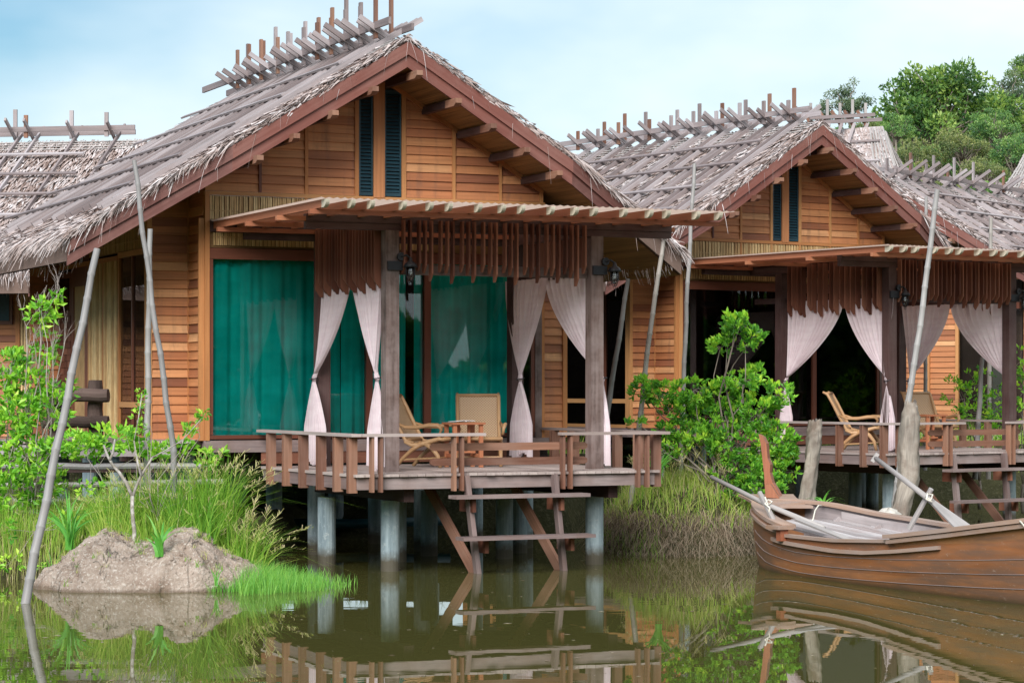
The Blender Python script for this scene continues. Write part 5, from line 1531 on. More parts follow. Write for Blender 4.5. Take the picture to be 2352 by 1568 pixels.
# ------------------------------------------------------------------ wooden boat
BO = Vector((3.6, 33.4, 0)); BA = math.atan2(-.8883, .4592)
boat = empty('wooden_boat', BO, BA)
tag(boat, 'brown planked wooden boat with an upright red prow, cut by the right edge', 'boat')
def lerpt(tab, a):
    xs_ = [q[0] for q in tab]; ys_ = [q[1] for q in tab]
    return float(np.interp(a, xs_, ys_))
def smt(tab, a):   # smoothed table
    return (lerpt(tab, a - .25) + 2 * lerpt(tab, a) + lerpt(tab, a + .25)) / 4 if a > .5 else lerpt(tab, a)
NEAR = [(-.12, .12), (0, .30), (.25, .48), (.6, .66), (1.2, .86), (2, .98), (3, 1.07), (4.4, 1.13), (6, 1.13), (7.5, 1.0), (9.2, .7)]
FARW = [(-.12, .12), (0, .30), (.25, .42), (.6, .54), (1.2, .68), (2, .78), (3, .84), (4.4, .90), (6, .92), (7.5, .85), (9.2, .6)]
ZGN = [(-.12, .86), (0, .84), (.6, .75), (1.2, .66), (1.7, .60), (1.75, .50), (3.0, .51), (4.4, .58), (6, .70), (9.2, 1.0)]
ZGF = [(-.12, .86), (0, .86), (.6, .83), (1.5, .73), (3, .64), (4.4, .62), (6, .70), (9.2, 1.0)]
def keel(a): return lerpt([(-.12, .30), (.0, -.05), (.3, -.28), (.9, -.40), (8, -.40), (9.2, -.2)], a)
def sect(a, n=20, shrink=0.0, zlift=0.0, zn=None, zf=None):
    hn_, hf_ = smt(NEAR, a) - shrink, smt(FARW, a) - shrink
    zn = smt(ZH, a) if zn is None else zn; zf = lerpt(ZGF, a) if zf is None else zf
    zk = keel(a) + zlift
    pts = []
    for j in range(n + 1):
        ph = math.pi * j / n; c = math.cos(ph); s = math.sin(ph)
        hw = hn_ if c > 0 else hf_; zg_ = zn if c > 0 else zf
        y = -(hw * (abs(c) ** 0.5) * (1 if c > 0 else -1))
        z = zg_ - (zg_ - zk) * (s ** 1.05)
        pts.append((a, y, z))
    return pts
ZH = [(-.12, .84), (0, .82), (.6, .69), (1.2, .58), (2, .50), (3.0, .51), (4.4, .58), (6, .70), (9.2, 1.0)]
st_ = [-.12, -.06, 0, .1, .25, .42, .6, .9, 1.2, 1.5, 1.70, 1.75, 2, 2.4, 2.8, 3.2, 3.6, 4, 4.4, 4.9, 5.4, 5.9, 6.4, 6.9, 7.4, 7.9, 8.4, 8.8, 9.2]
def hull_uv(mb, P):
    b = len(mb.v); nj = len(P[0])
    for row in P: mb.v.extend(row)
    for i in range(len(P) - 1):
        for j in range(nj - 1):
            u0_, u1_ = P[i][j][0], P[i + 1][j][0]
            strake = (j * 9 // nj) if True else 0
            tn = (strake * .37) % 1
            mb.face((b + i * nj + j + 1, b + i * nj + j, b + (i + 1) * nj + j, b + (i + 1) * nj + j + 1), tn, [(u0_, (j + 1) * .08), (u0_, j * .08), (u1_, j * .08), (u1_, (j + 1) * .08)])
mb = MB(); hull_uv(mb, [sect(a, 36) for a in st_]); hull = mb.build('hull', 'hull', boat, True)
mb = MB(); P = [sect(a, 24, .05, .06) for a in st_ if a >= .25]; hull_uv(mb, [r_[::-1] for r_ in P]); mb.build('inner_planking', 'boat_in', boat, True)
# seams between the strakes
for j in (7, 12, 17):
    mb = MB(); pts = []
    for a in st_:
        if a < 0.3: continue
        q = sect(a, 100)[j]; pts.append((q[0], q[1] - .004, q[2] - .004))
    mb.tube(pts, .0035, 5, tint=.5); mb.build('seam', 'grey', hull)
# transom
mb = MB(); q = sect(9.2, 24); mb.prism([(p_[0], p_[1], p_[2]) for p_ in q], (-.05, 0, 0)); mb.build('transom', 'hull', boat)
def along(tab, ztab, a0, a1, off, dz, w_, h_, name, mat, n=26, side=-1, tint=None, par=boat):
    mb = MB(); pr = None
    As = np.linspace(a0, a1, n)
    R4 = []
    for a in As:
        y = side * (smt(tab, a) + off); z = lerpt(ztab, a) + dz
        R4.append([(a, y - w_ / 2, z - h_ / 2), (a, y + w_ / 2, z - h_ / 2), (a, y + w_ / 2, z + h_ / 2), (a, y - w_ / 2, z + h_ / 2)])
    b = len(mb.v)
    for r_ in R4: mb.v.extend(r_)
    t_ = random.random() if tint is None else tint
    for i in range(len(As) - 1):
        for k in range(4):
            k2 = (k + 1) % 4
            mb.face((b + i * 4 + k2, b + i * 4 + k, b + i * 4 + 4 + k, b + i * 4 + 4 + k2), t_, [(As[i], k2 * .05), (As[i], k * .05), (As[i + 1], k * .05), (As[i + 1], k2 * .05)])
    mb.face((b, b + 1, b + 2, b + 3), t_, [(0, 0)] * 4); e = b + 4 * (len(As) - 1); mb.face((e + 3, e + 2, e + 1, e), t_, [(0, 0)] * 4)
    return mb.build(name, mat, par)
along(NEAR, ZGN, -.06, 1.70, -.07, .03, .21, .05, 'gunwale', 'boat_rim', tint=.9)
along(NEAR, [(0, .78), (.6, .69), (1.2, .60), (1.7, .54)], .0, 1.70, -.0, .0, .03, .13, 'bow_board', 'hull', tint=.8)
along(NEAR, ZGN, .1, 1.68, .03, -.06, .05, .04, 'rubbing_strake', 'boat_rim')
along(NEAR, ZGN, 1.76, 4.45, -.01, .02, .10, .04, 'gunwale', 'boat_rim')
along(FARW, ZGF, -.06, 3.7, -.03, .02, .15, .045, 'gunwale', 'boat_rim', side=1)
along(FARW, ZGF, 3.7, 4.3, -.03, .035, .20, .05, 'gunwale', 'boat_in', side=1)
along(FARW, ZGF, .9, 6.0, -.075, -.135, .025, .19, 'inner_shelf_board', 'boat_in', side=1)
ZS_ = [(1.3, .46), (1.6, .43), (3.0, .40), (3.7, .42), (4.4, .48), (5.3, .58), (6, .64)]
along(NEAR, ZS_, 1.35, 5.25, -.0, .0, .09, .045, 'rubbing_strake', 'boat_rim', tint=.9)
# raised bulwark aft
ZR = [(4.3, .635), (5.5, .78), (6.8, .955), (8, 1.10), (9.2, 1.22)]
for sd, tab in ((-1, NEAR), (1, FARW)):
    a0_ = 4.38 if sd < 0 else 6.6
    mb = MB(); As = np.linspace(a0_, 9.2, 22); rows = []
    for a in As:
        y0 = sd * (smt(tab, a) - .012); zz0 = lerpt(ZGN, a) - .06; zz1 = lerpt(ZR, a); y1 = sd * (smt(tab, a) + .05)
        ash = a - (.10 if a == As[0] else 0)
        rows.append([(a, y0, zz0), (ash, y1, zz1), (ash, y1 - sd * .03, zz1), (a, y0 - sd * .03, zz0)])
    b = len(mb.v)
    for r_ in rows: mb.v.extend(r_)
    for i in range(len(As) - 1):
        for k in range(4):
            k2 = (k + 1) % 4
            ids = (b + i * 4 + k2, b + i * 4 + k, b + i * 4 + 4 + k, b + i * 4 + 4 + k2)
            mb.face(ids if sd < 0 else ids[::-1], .7, [(As[i], k2 * .15), (As[i], k * .15), (As[i + 1], k * .15), (As[i + 1], k2 * .15)])
    mb.face((b, b + 1, b + 2, b + 3), .3, [(0, 0)] * 4)
    mb.build('bulwark', 'hull', boat)
    along(tab, ZR, a0_ - .14, 9.2, .06, .015, .10, .05, 'gunwale', 'boat_rim', side=sd, tint=.9)
    along(tab, ZR, a0_ - .10, 9.2, .075, -.045, .03, .05, 'rubbing_strake', 'boat_rim', side=sd, tint=.2)
# floor, ribs
mb = MB()
for k in range(9):
    y0 = -.62 + k * .155
    ya = y0 + .0725
    for (a0_, z0_, a1_, z1_) in ((.45 + .45 * abs(k - 4) / 4, .63, 2.2, .50), (2.2, .50, 4.0, .45), (4.0, .45, 7.5, .45)): mb.beam((a0_, ya, z0_), (a1_, ya, z1_), .142, .03, tint=(k * .37) % 1)
mb.build('floor_boards', 'boat_floor', boat)
for a in (.9, 1.65, 2.4, 3.15, 3.9, 4.7, 5.5):
    for sd, tab, zz in ((1, FARW, ZGF), (-1, NEAR, ZGN)):
        mb = MB(); y1 = sd * (smt(tab, a) - .10); y0 = sd * (smt(tab, a) - .34)
        mb.beam((a, y0, .45), (a, y1, lerpt(zz, a) - .14), .09, .04, up=(1, 0, 0)); mb.build('rib', 'boat_in', boat)
boxp('oar_block', 'boat_rim', boat, 1.50, 1.80, -1.10, -.86, .60, .645)
boxp('oar_block', 'redwood', boat, 1.66, 1.76, -1.04, -.92, .45, .60)
def kw(mb, name, mat, smooth=False):      # world-space shape parented to the boat
    o = mb.build(name, mat, boat, smooth); o.matrix_parent_inverse = (Matrix.Translation(BO) @ Matrix.Rotation(BA, 4, 'Z')).inverted(); return o
# bow platform and carved upright prow
YB, YF2 = 34.5, 33.1
mb = MB(); L = []
bl, br, fr_, fl = at(1695, 1134, YB), at(1822, 1134, YB), at(1868, 1161, YF2), at(1735, 1161, YF2)
side1 = [fr_.lerp(br, t) + Vector((-.05 * math.sin(t * math.pi), 0, 0)) for t in np.linspace(0, 1, 7)]
side2 = [bl.lerp(fl, t) + Vector((.04 * math.sin(t * math.pi), 0, 0)) for t in np.linspace(0, 1, 7)]
mb.prism(side1 + side2, (0, 0, -.035), .4, axis=(1, 0, 0)); kw(mb, 'bow_platform', 'boat_rim')
out = [(1742, 997), (1746, 1012), (1750, 1045), (1755, 1090), (1758, 1140), (1793, 1141), (1783, 1122), (1774, 1108), (1768, 1085), (1769, 1066), (1763, 1052), (1760, 1018), (1752, 1003)]
mb = MB(); mb.prism([at(x, y, 34.2) for x, y in out], (.05, .12, 0), .4, axis=(0, 0, 1)); kw(mb, 'prow', 'redwood')
mb = MB(); mb.prism([at(x, y, 33.95) for x, y in ((1757, 1112), (1758, 1142), (1790, 1144), (1778, 1124), (1770, 1112))], (.04, .24, 0), .7, axis=(0, 0, 1)); kw(mb, 'prow_foot', 'redwood')
# breasthook filling the bow below the platform
mb = MB(); q = [(a, -smt(NEAR, a) + .05, lerpt(ZGN, a) + .04) for a in (-.1, 0, .15, .3)]; q2 = [(a, smt(FARW, a) - .05, lerpt(ZGF, a) + .02) for a in (.3, .15, 0, -.1)]
mb.prism(q + q2, (0, 0, -.05), .3, axis=(0, 1, 0)); mb.build('breasthook', 'boat_rim', boat)
# oar posts
mb = MB(); mb.tube([at(1745, 1131, 32.35), at(1770, 1180, 32.0), at(1797, 1238, 31.7)], [.034, .036, .032], 8); kw(mb, 'oar_post', 'oar')
mb = MB(); mb.tube([at(2139, 1122, 30.5), at(2118, 1160, 30.6), at(2088, 1214, 30.7)], [.033, .035, .035], 8); kw(mb, 'oar_post', 'oar')
# oars
def oar(shaft, blade, label, hndl=None):
    p = at(*shaft[0]); t = empty('oar', p); tag(t, label, 'oar', 'oars resting on the boat')
    mb = MB(); mb.tube([at(*q) for q in shaft], [.030 + .004 * i for i in range(len(shaft))], 9); kid(mb, 'shaft', 'oar', t, p, True)
    if hndl: mb = MB(); mb.beam(at(*hndl[0]), at(*hndl[1]), .05, .05); kid(mb, 'handle', 'oar', t, p)
    mb = MB(); A_ = at(*blade[0][:3]); B_ = at(*blade[1][:3]); mb.beam(A_, B_, blade[0][3], .03, up=(0, -.35, 1), w1=blade[1][3], h1=.018); kid(mb, 'blade', 'oar', t, p)
    return t
oar([(1634, 1095, 33.6), (1760, 1158, 32.2), (1892, 1213, 31.2)], [(1830, 1192, 31.5, .07), (1982, 1252, 29.9, .10)], 'oar slanting across the bow, its blade lying inside the boat')
oar([(2010, 1051, 31.8), (2072, 1098, 31.1), (2142, 1152, 30.3)], [(2138, 1149, 30.35, .07), (2222, 1218, 29.5, .24)], 'oar with a broad grey blade tied to the post at the middle of the boat', [(2003, 1060, 31.8), (2016, 1041, 31.8)])
# ropes
def rope(pts, r, label):
    mb = MB(); mb.tube([at(*q) for q in pts], r, 6); tag(mb.build('rope', 'rope', None, True), label, 'rope', 'ropes on the boat')
rope([(1757, 1141, 32.15), (1764, 1160, 32.1), (1774, 1152, 32.05), (1765, 1147, 32.2), (1757, 1157, 32.1), (1768, 1166, 32.0), (1766, 1178, 32.0)], .012, 'pale rope lashing the bow oar to its post')
rope([(2126, 1140, 30.3), (2138, 1148, 30.2), (2142, 1136, 30.3), (2130, 1133, 30.4), (2128, 1146, 30.2), (2141, 1152, 30.2)], .012, 'pale rope lashing the broad-bladed oar to its post')
rope([(1893, 1161, 33.2), (1880, 1160, 32.9), (1872, 1172, 32.6), (1868, 1190, 32.4), (1860, 1212, 32.2)], .010, 'pale rope hanging over the far gunwale near the bow')
rope([(2334, 1196, 27.0), (2342, 1195, 26.9), (2350, 1204, 26.7), (2360, 1216, 26.6)], .010, 'yellowish rope over the gunwale at the right edge')
mb = MB(); c = at(2040, 1188, 35.0); P = []
for i in range(9):
    P.append([(c.x + .20 * math.sin(i * math.pi / 8) * math.cos(j * .524) * (1 + .2 * math.sin(i * 3 + j * 2)), c.y + .2 * math.sin(i * math.pi / 8) * math.sin(j * .524), c.z + .13 * math.cos(i * math.pi / 8) * (1 + .2 * math.sin(j * 2.2))) for j in range(12)])
mb.grid(P, .5, .1, True)
mb.box(c.x - .12, c.x + .12, c.y - .1, c.y + .1, -.7, c.z - .05)
tag(mb.build('rock', 'stone', None, False), 'pale rough rock at the foot of the tall driftwood post', 'rock')
#@@PART6

# ------------------------------------------------------------------ plants
MG = [(1702, 746, 48, 26), (1730, 774, 30, 16), (1655, 797, 34, 17), (1690, 730, 26, 12), (1712, 795, 26, 12), (1672, 775, 20, 12), (1734, 862, 26, 28), (1705, 880, 52, 22), (1476, 900, 30, 34), (1520, 905, 36, 34), (1595, 895, 58, 28),
      (1655, 915, 50, 28), (1790, 905, 38, 28), (1560, 945, 48, 34), (1640, 960, 80, 40), (1735, 950, 60, 44), (1460, 970, 18, 10), (1695, 1020, 100, 46), (1785, 1010, 48, 44),
      (1610, 1010, 55, 30), (1540, 990, 40, 24), (1700, 1078, 70, 40), (1785, 1075, 48, 50), (1745, 1115, 55, 34), (1800, 1040, 34, 40), (1530, 1040, 30, 22), (1670, 1130, 26, 20)]
bx = at(1650, 1150, 36)
shrub('mangrove_bush', 'dense bright green mangrove bush with a thin crown between the two houses', 'bush', None, 'mangrove', (bx.x, 36, .75), MG, 2.6, .092, 11, 5, 36.0, .034, up=.75, dy=.42)
LS = [(20, 1000, 40, 60), (90, 1110, 60, 50), (60, 880, 48, 60), (105, 800, 26, 50), (95, 720, 34, 30), (125, 685, 18, 22), (25, 850, 36, 50), (40, 950, 60, 60), (120, 940, 44, 40), (150, 890, 40, 18), (60, 1050, 70, 50), (20, 1130, 50, 50), (130, 1020, 50, 30)]
shrub('leafy_shrub', 'tall leafy shrub with bare twigs reaching the eave at the left edge', 'shrub', 'leafy shrubs on the left bank', 'shrub', (at(70, 1250, 31.6).x, 31.6, .5), LS, 1.6, .12, 6, 6, 31.4, .02, 'twig', .35, .3)
LS2 = [(200, 1008, 46, 18), (265, 1010, 62, 30), (200, 1030, 50, 28), (330, 1025, 40, 16), (390, 1035, 60, 20), (440, 1000, 22, 12), (480, 1045, 36, 12)]
shrub('leafy_shrub', 'low bright green shrub spreading in front of the log fence', 'shrub', 'leafy shrubs on the left bank', 'shrub', (at(250, 1210, 31.2).x, 31.2, .5), LS2, 2.0, .11, 6, 7, 31.0, .016, 'twig', .5, .25)
LS3 = [(325, 905, 7, 16), (322, 935, 9, 14), (314, 965, 9, 16), (330, 985, 12, 14), (470, 950, 12, 8), (450, 965, 12, 8), (430, 985, 12, 8), (470, 1070, 34, 10), (290, 1000, 12, 10)]
shrub('sapling', 'thin sapling with a few bright leaves before the left corner of the front house', 'sapling', None, 'shrub', (at(360, 1210, 30.5).x, 30.5, .55), LS3, 3.2, .075, 4, 8, 30.4, .012, 'twig', .5, .1)
RS = [(2250, 880, 50, 34), (2215, 915, 50, 40), (2290, 920, 46, 44), (2195, 880, 24, 16), (2250, 950, 60, 26), (2240, 985, 50, 26), (2290, 985, 40, 30)]
shrub('leafy_shrub', 'green shrub growing behind the rear house deck', 'shrub', 'leafy shrubs right of the rear deck', 'shrub', (at(2250, 1060, 46.5).x, 46.5, .4), RS, 1.5, .10, 6, 9, 46.5, .03, up=.4, dy=.4)
RS2 = [(2345, 830, 30, 40), (2352, 900, 32, 50), (2350, 960, 30, 40)]
shrub('leafy_shrub', 'green shrub at the right edge behind the last dark post', 'shrub', 'leafy shrubs right of the rear deck', 'shrub', (at(2350, 1060, 45).x, 45, .4), RS2, 1.5, .10, 6, 10, 45, .03, up=.4, dy=.4)

# bare twigs of the left shrub
rr = random.Random(12); mb = MB()
def grow(mb, p, d, L, r, dep):
    n = 4; pts = [Vector(p)]; q = Vector(p); dd = Vector(d)
    for i in range(n):
        dd = (dd + Vector((rr.gauss(0, .10), rr.gauss(0, .10), rr.gauss(0, .06)))).normalized(); q = q + dd * L / n; pts.append(q.copy())
    mb.tube(pts, [r * (1 - .12 * i) for i in range(n + 1)], 4, cap=False)
    if dep:
        for k in range(3):
            i = rr.randrange(1, n + 1); a = rr.uniform(-.6, .6)
            e = (dd + Vector((a, rr.uniform(-.4, .4), rr.uniform(.1, .5)))).normalized()
            grow(mb, pts[i], e, L * rr.uniform(.4, .62), r * .6, dep - 1)
for px, tx, ty in ((40, 30, 760), (60, 75, 700), (75, 100, 640), (85, 130, 600), (95, 150, 640), (30, 10, 800), (100, 120, 720), (70, 60, 660), (50, 90, 620)):
    a = at(px, 1180, 31.5); b_ = at(tx, ty + 90, 31.5 + rr.uniform(-.2, .2)); pts = wander(a, b_, 6, .02, rr)
    mb.tube(pts, [.011, .010, .009, .008, .007, .006, .005], 5, cap=False)
    for k in range(5): i = rr.randrange(3, 7); grow(mb, pts[i], Vector((rr.uniform(-.5, .5), rr.uniform(-.3, .3), 1)).normalized(), rr.uniform(.25, .45), .0045, 2)
tag(mb.build('bare_twigs', 'twig'), 'grey leafless twigs rising through the left shrub up to the eave', 'twigs')

# forked young tree
t0 = at(305, 1240, 29.7); t = empty('young_tree', t0); tag(t, 'small forked tree with pale speckled bark on the earth mound', 'tree')
rr = random.Random(2)
mb = MB()
mb.tube(wander(t0 - Vector((0, 0, .15)), at(304, 1138, 29.7), 5, .02, rr), [.030, .027, .025, .024, .024, .025], 9); kid(mb, 'trunk', 'palebark', t, t0, True)
for pts, r in (([(304, 1140), (292, 1112), (275, 1086), (258, 1066), (248, 1048), (238, 1022)], .024), ([(252, 1056), (259, 1040), (262, 1020), (264, 1008)], .018), ([(305, 1140), (312, 1118), (324, 1092), (338, 1070), (350, 1050)], .020), ([(324, 1092), (318, 1070), (312, 1040), (308, 1012)], .013), ([(350, 1050), (380, 1034), (420, 1010), (462, 962)], .008), ([(308, 1012), (318, 960), (326, 905)], .007)):
    mb = MB(); mb.tube([at(x, y, 29.7 + .03 * k) for k, (x, y) in enumerate(pts)], [r * (1 - .5 * k / len(pts)) for k in range(len(pts))], 8); kid(mb, 'limb', 'palebark', t, t0, True)

# tall grass behind the mound
mb = MB(); rng = np.random.default_rng(9)
def bases(n, x0, x1, y0, y1, rng, z=None, pxmode=True):
    px = rng.uniform(x0, x1, n); Y = rng.uniform(y0, y1, n); X = (px - 1176) / FPX * Y
    Z = np.maximum(gh(X, Y), -.05) if z is None else np.full(n, z)
    return np.stack([X, Y, Z], 1)
def tuft(mb, n, cx, x0, x1, y0, y1, h0, h1, spread, wd, tm, ts, seeds=0.0, z=None, droop=.25, rng=rng, twist=.12):
    b = bases(n, x0, x1, y0, y1, rng, z); h = rng.uniform(h0, h1, n) * rng.uniform(.75, 1, n)
    c = (cx - 1176) / FPX * (y0 + y1) / 2
    hw = abs(x1 - x0) / 2 / FPX * (y0 + y1) / 2
    lx = (b[:, 0] - c) / hw * spread + rng.normal(0, twist * 1.6, n); ly = rng.normal(-.08, .2, n)
    tip, prev = blades(mb, b, h, np.stack([lx, ly], 1), rng.uniform(.6, 1.2, n) * wd, np.clip(rng.normal(tm, ts, n), 0, 1), 5, droop, rng)
    if seeds:
        k = rng.random(n) < seeds * .5; panicles(mb, tip[k], prev[k], 8, .08, .9, rng)
for (cx_, w_, yy, n_, h0_, h1_, sp_, tm_, sd_) in (
        (240, 40, 30.7, 260, .4, .8, .5, .3, .1), (300, 50, 30.8, 320, .6, 1.0, .5, .15, .1), (270, 40, 30.6, 260, .45, .85, .55, .35, .1), (330, 45, 30.9, 300, .6, 1.0, .5, .25, .1), (395, 45, 30.7, 380, .7, 1.12, .5, .30, .15),
        (440, 40, 30.4, 360, .6, 1.05, .55, .12, .05), (490, 45, 30.6, 420, .8, 1.25, .4, .16, .3), (535, 40, 30.4, 360, .65, 1.15, .5, .25, .35),
        (575, 28, 30.5, 200, .5, .95, .5, .4, .3), (250, 40, 30.3, 160, .3, .6, .5, .5, 0), (470, 30, 30.2, 200, .35, .7, .7, .08, 0), (355, 60, 30.2, 200, .3, .6, .6, .4, 0)):
    tuft(mb, n_, cx_, cx_ - w_, cx_ + w_, yy - .25, yy + .3, h0_ * 1.2, h1_ * 1.2, sp_ * .72, .0125, tm_, .2, sd_, z=.5 if cx_ < 515 else None, droop=.45, twist=.22)
# bent straw around the foot of the clump
for (cx_, w_, n_) in ((300, 60, 170), (420, 70, 200), (540, 60, 220), (585, 25, 120)):
    tuft(mb, n_, cx_, cx_ - w_, cx_ + w_, 29.85, 30.4, .25, .6, .5, .009, .92, .1, 0, droop=.9, twist=.45)
tag(mb.build('tall_grass', 'grass'), 'tall green and straw coloured grass with wispy seed heads behind the earth mound', 'grass', None, 'stuff')
mb = MB(); rng2 = np.random.default_rng(19)
tuft(mb, 2600, 70, -20, 240, 30.9, 33.0, .2, .75, .15, .011, .35, .22, .05, rng=rng2, droop=.4)
tuft(mb, 500, 60, -20, 150, 30.7, 31.3, .25, .5, .2, .009, .8, .15, 0, rng=rng2, droop=.7)
tag(mb.build('bank_grass', 'grass'), 'mixed green grass along the left bank', 'grass', None, 'stuff')
# reeds in the shallow water
mb = MB(); rng2 = np.random.default_rng(20); n = 3600
px = 548 + 275 * rng2.beta(1.1, 1.9, n); Y = 28.3 + 2.6 * rng2.random(n) ** .8 + (px - 548) / 275 * .4
X = (px - 1176) / FPX * Y
keep = (np.abs(Y - 29.7) < 1.5 - (px - 548) / 275 * 1.15)
b = np.stack([X, Y, np.full(n, -.03)], 1)[keep]; m = len(b); fx = ((px - 548) / 275)[keep]
h = (rng2.uniform(.14, .42, m)) * (1 - .55 * fx)
blades(mb, b, h, rng2.normal(0.05, .22, (m, 2)), rng2.uniform(.006, .011, m), np.clip(rng2.normal(.5, .25, m), 0, 1), 3, .2, rng2)
n = 420; px = rng2.uniform(470, 560, n); Y = rng2.uniform(28.85, 29.4, n); b = np.stack([(px - 1176) / FPX * Y, Y, np.full(n, .0)], 1)
blades(mb, b, rng2.uniform(.05, .2, n), rng2.normal(0, .3, (n, 2)), rng2.uniform(.006, .01, n), np.clip(rng2.normal(.5, .25, n), 0, 1), 3, .2, rng2)
tag(mb.build('water_reeds', 'reed'), 'bright green reeds growing out of the water right of the mound', 'reeds', None, 'stuff')
# right bank: green top, matted dry grass on the face
mb = MB(); rng2 = np.random.default_rng(21)
def onbank(n, r0, r1, rng, front=True):
    a = rng.uniform(math.pi * .98, math.pi * 2.02, n) if front else rng.uniform(0, 6.283, n)
    r = np.sqrt(rng.uniform(r0 ** 2, r1 ** 2, n)); X = 2.65 + 1.5 * r * np.cos(a); Y = 37.0 + 2.35 * r * np.sin(a)
    return np.stack([X, Y, gh(X, Y)], 1)
b = onbank(4200, .72, .96, rng2); n = len(b); 
out = np.stack([(b[:, 0] - 2.65) / 1.5, (b[:, 1] - 37) / 2.3], 1)
blades(mb, b, rng2.uniform(.10, .30, n), out * .7 + rng2.normal(0, .9, (n, 2)), rng2.uniform(.006, .010, n), np.clip(rng2.normal(.4, .25, n), 0, 1), 4, .9, rng2)
tag(mb.build('dry_grass', 'drygrass'), 'matted dry grass hanging down the face of the right bank', 'grass', None, 'stuff')
mb = MB()
b = onbank(4200, 0, .82, rng2, False); n = len(b)
blades(mb, b, rng2.uniform(.10, .48, n), rng2.normal(0, .6, (n, 2)), rng2.uniform(.006, .011, n), np.clip(rng2.normal(.62, .3, n), 0, 1), 4, .5, rng2)
b = onbank(900, .86, .97, rng2); b = b[b[:, 0] < 2.2]; n = len(b)
blades(mb, b, rng2.uniform(.12, .3, n), rng2.normal(-.1, .35, (n, 2)), rng2.uniform(.006, .010, n), np.clip(rng2.normal(.25, .2, n), 0, 1), 4, .4, rng2)
tip, prev = blades(mb, onbank(160, .2, .7, rng2), rng2.uniform(.5, .85, 160), rng2.normal(-.05, .25, (160, 2)), rng2.uniform(.006, .009, 160), np.clip(rng2.normal(.7, .2, 160), 0, 1), 5, .3, rng2)
panicles(mb, tip[::2], prev[::2], 9, .09, .95, rng2)
tag(mb.build('bank_grass', 'grass'), 'green grass on top of the right bank under the mangrove bush', 'grass', None, 'stuff')
# far bank behind the houses
mb = MB(); rng2 = np.random.default_rng(23); n = 9000
X = rng2.uniform(-9, 13, n); Y = rng2.uniform(1.8, 8, n) + 42.0 + 9.0 * sst(.5, 4.0, X)
b = np.stack([X, Y, gh(X, Y)], 1)
blades(mb, b, rng2.uniform(.2, .6, n), rng2.normal(0, .35, (n, 2)), rng2.uniform(.012, .022, n), np.clip(rng2.normal(.45, .28, n), 0, 1), 3, .4, rng2)
tag(mb.build('far_grass', 'grass'), 'grass on the bank behind the houses', 'grass', None, 'stuff')

# strap-leaved plants
def lily(px, py, Y, n, L, label, seed, spread=1.0, wd=.035):
    rng = np.random.default_rng(seed); p = at(px, py, Y); mb = MB()
    a = rng.uniform(0, 6.283, n); k = rng.uniform(.25, 1.0, n) * spread
    lean = np.stack([np.cos(a) * k, np.sin(a) * k], 1)
    b = np.tile(np.array(p), (n, 1)) + rng.normal(0, .02, (n, 3)); b[:, 2] = p.z
    blades(mb, b, rng.uniform(.65, 1.05, n) * L, lean, np.full(n, wd), np.clip(rng.normal(.5, .25, n), 0, 1), 7, .55, rng)
    tag(mb.build('strap_leaf_plant', 'lily'), label, 'plant', 'strap-leaved plants on the banks')
lily(160, 1262, 30.2, 34, .95, 'large strap-leaved clump beside the thick leaning pole', 1, 1.0, .040)
lily(368, 1278, 29.0, 15, .62, 'bright strap-leaved plant growing between the two humps of the mound', 2, .9, .045)
lily(495, 1345, 28.75, 8, .30, 'small strap-leaved tuft at the foot of the mound, right side', 3, .5, .02)
lily(1512, 1110, 35.6, 20, .75, 'grey-green strap-leaved plant beside the right corner of the front deck', 4, .8, .05)
lily(1893, 1172, 35.4, 10, .42, 'bright strap-leaved plant showing just behind the far gunwale of the boat', 5, 1.2, .035)
lily(118, 1330, 30.4, 14, .5, 'low strap-leaved plant left of the mound behind the thick pole', 6, 1.0, .02)

# the wooded shore behind the viewer, seen only as a reflection in the glass doors
mb = MB(); rng2 = np.random.default_rng(91); n = 42000
cx = rng2.uniform(-50, 190, n); hh = 9.5 + 2.2 * np.sin(cx * .31) + 1.6 * np.sin(cx * .83 + 1) + .8 * np.sin(cx * 2.1)
hh = hh - 4.6 * sst(50, 54, cx) * (1 - sst(63, 68, cx))
zz = rng2.uniform(0, 1, n) ** .8 * hh
lf = rng2.uniform(1.0, 1.9, n)
leaves(mb, np.stack([cx, -24 + .30 * (cx - 30) * (cx > 30) - rng2.uniform(0, 3, n), zz], 1), rng2.normal(0, .6, (n, 3)) + np.array([0, .3, .3]), lf, lf * .8, np.clip(rng2.normal(.4, .22, n), 0, 1), .2, rng2)
tag(mb.build('wooded_shore', 'tree_a'), 'green wood on the opposite shore mirrored in the glass', 'wood', None, 'stuff')

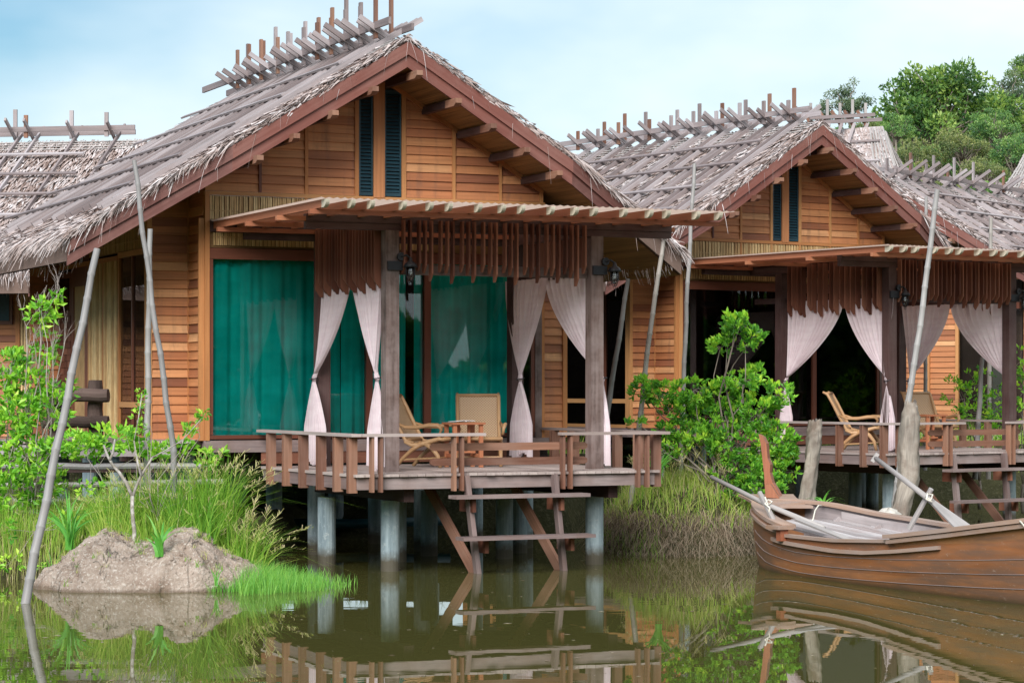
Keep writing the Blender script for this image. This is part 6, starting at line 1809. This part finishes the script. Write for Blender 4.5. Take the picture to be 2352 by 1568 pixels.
# weeds and small tufts on the mound and along the left bank
LS4 = [(20, 1215, 34, 24), (90, 1300, 26, 14), (25, 1292, 36, 18), (150, 1200, 30, 22), (210, 1180, 34, 18), (205, 1120, 40, 20)]
shrub('weed', 'low broad-leaved weeds along the left bank beside the thick pole', 'weeds', None, 'shrub', (at(80, 1300, 31.0).x, 31.0, .35), LS4, 1.1, .09, 6, 14, 30.8, .008, 'twig', .3, .2)
mb = MB(); rng2 = np.random.default_rng(31)
NI, NJ = len(PM), len(PM[0])
for q in range(120):
    i = int(rng2.integers(6, 60)) if q < 60 else int(rng2.integers(34, 60)); j = int(rng2.integers(14, NJ - 14)); p = PM[i][j]
    if p[2] < .02: continue
    n = int(rng2.integers(5, 16)); b = np.tile(np.array(p), (n, 1)) + rng2.normal(0, .02, (n, 3)); b[:, 2] = p[2] - .01
    g = .2 if rng2.random() < .5 else .85
    blades(mb, b, rng2.uniform(.04, .14, n), rng2.normal(0, .5, (n, 2)), rng2.uniform(.004, .008, n), np.clip(rng2.normal(g, .15, n), 0, 1), 3, .6, rng2)
tag(mb.build('grass_tufts', 'grass'), 'small grass tufts sprouting on the earth mound', 'grass', None, 'stuff')
mb = MB(); rr = random.Random(44)
for q in range(26):                                      # roots and dead stems lying on the mound
    i = rr.randrange(8, 62); j = rr.randrange(20, NJ - 34); L = rr.randrange(5, 16); sgn = rr.choice((-1, 1))
    pts = []
    for k in range(L):
        ii = max(2, min(NI - 2, i - int(k * rr.uniform(.1, .9)))); jj = j + k * sgn if 2 < j + k * sgn < NJ - 2 else j
        p = PM[ii][jj]; pts.append((p[0], p[1] - .006, max(.01, p[2] + .008)))
    mb.tube(pts[:max(3, L)], [.005] * max(3, len(pts[:max(3, L)])), 5)
tag(mb.build('roots', 'bark'), 'thin roots and dead stems lying on the earth mound', 'roots', None, 'stuff')
# leaves and flecks floating on the pond
mb = MB(); rng2 = np.random.default_rng(52); n = 520
Y = 19 + 17 * rng2.random(n) ** 1.3; X = rng2.uniform(-.23, .23, n) * Y
for i in range(n):
    s_ = rng2.uniform(.006, .024) * (1 if rng2.random() < .9 else 2.2); a = rng2.uniform(0, 6.28); x, y = X[i], Y[i]
    c_, d_ = math.cos(a) * s_, math.sin(a) * s_
    b = len(mb.v); mb.v.extend([(x - c_, y - d_, .003), (x + d_ * .5, y - c_ * .5, .004), (x + c_, y + d_, .003), (x - d_ * .5, y + c_ * .5, .004)])
    mb.face((b, b + 1, b + 2, b + 3), float(rng2.random()), [(0, 0)] * 4)
tag(mb.build('floating_leaves', 'drygrass'), 'tiny leaves and flecks floating on the pond', 'leaves', None, 'stuff')
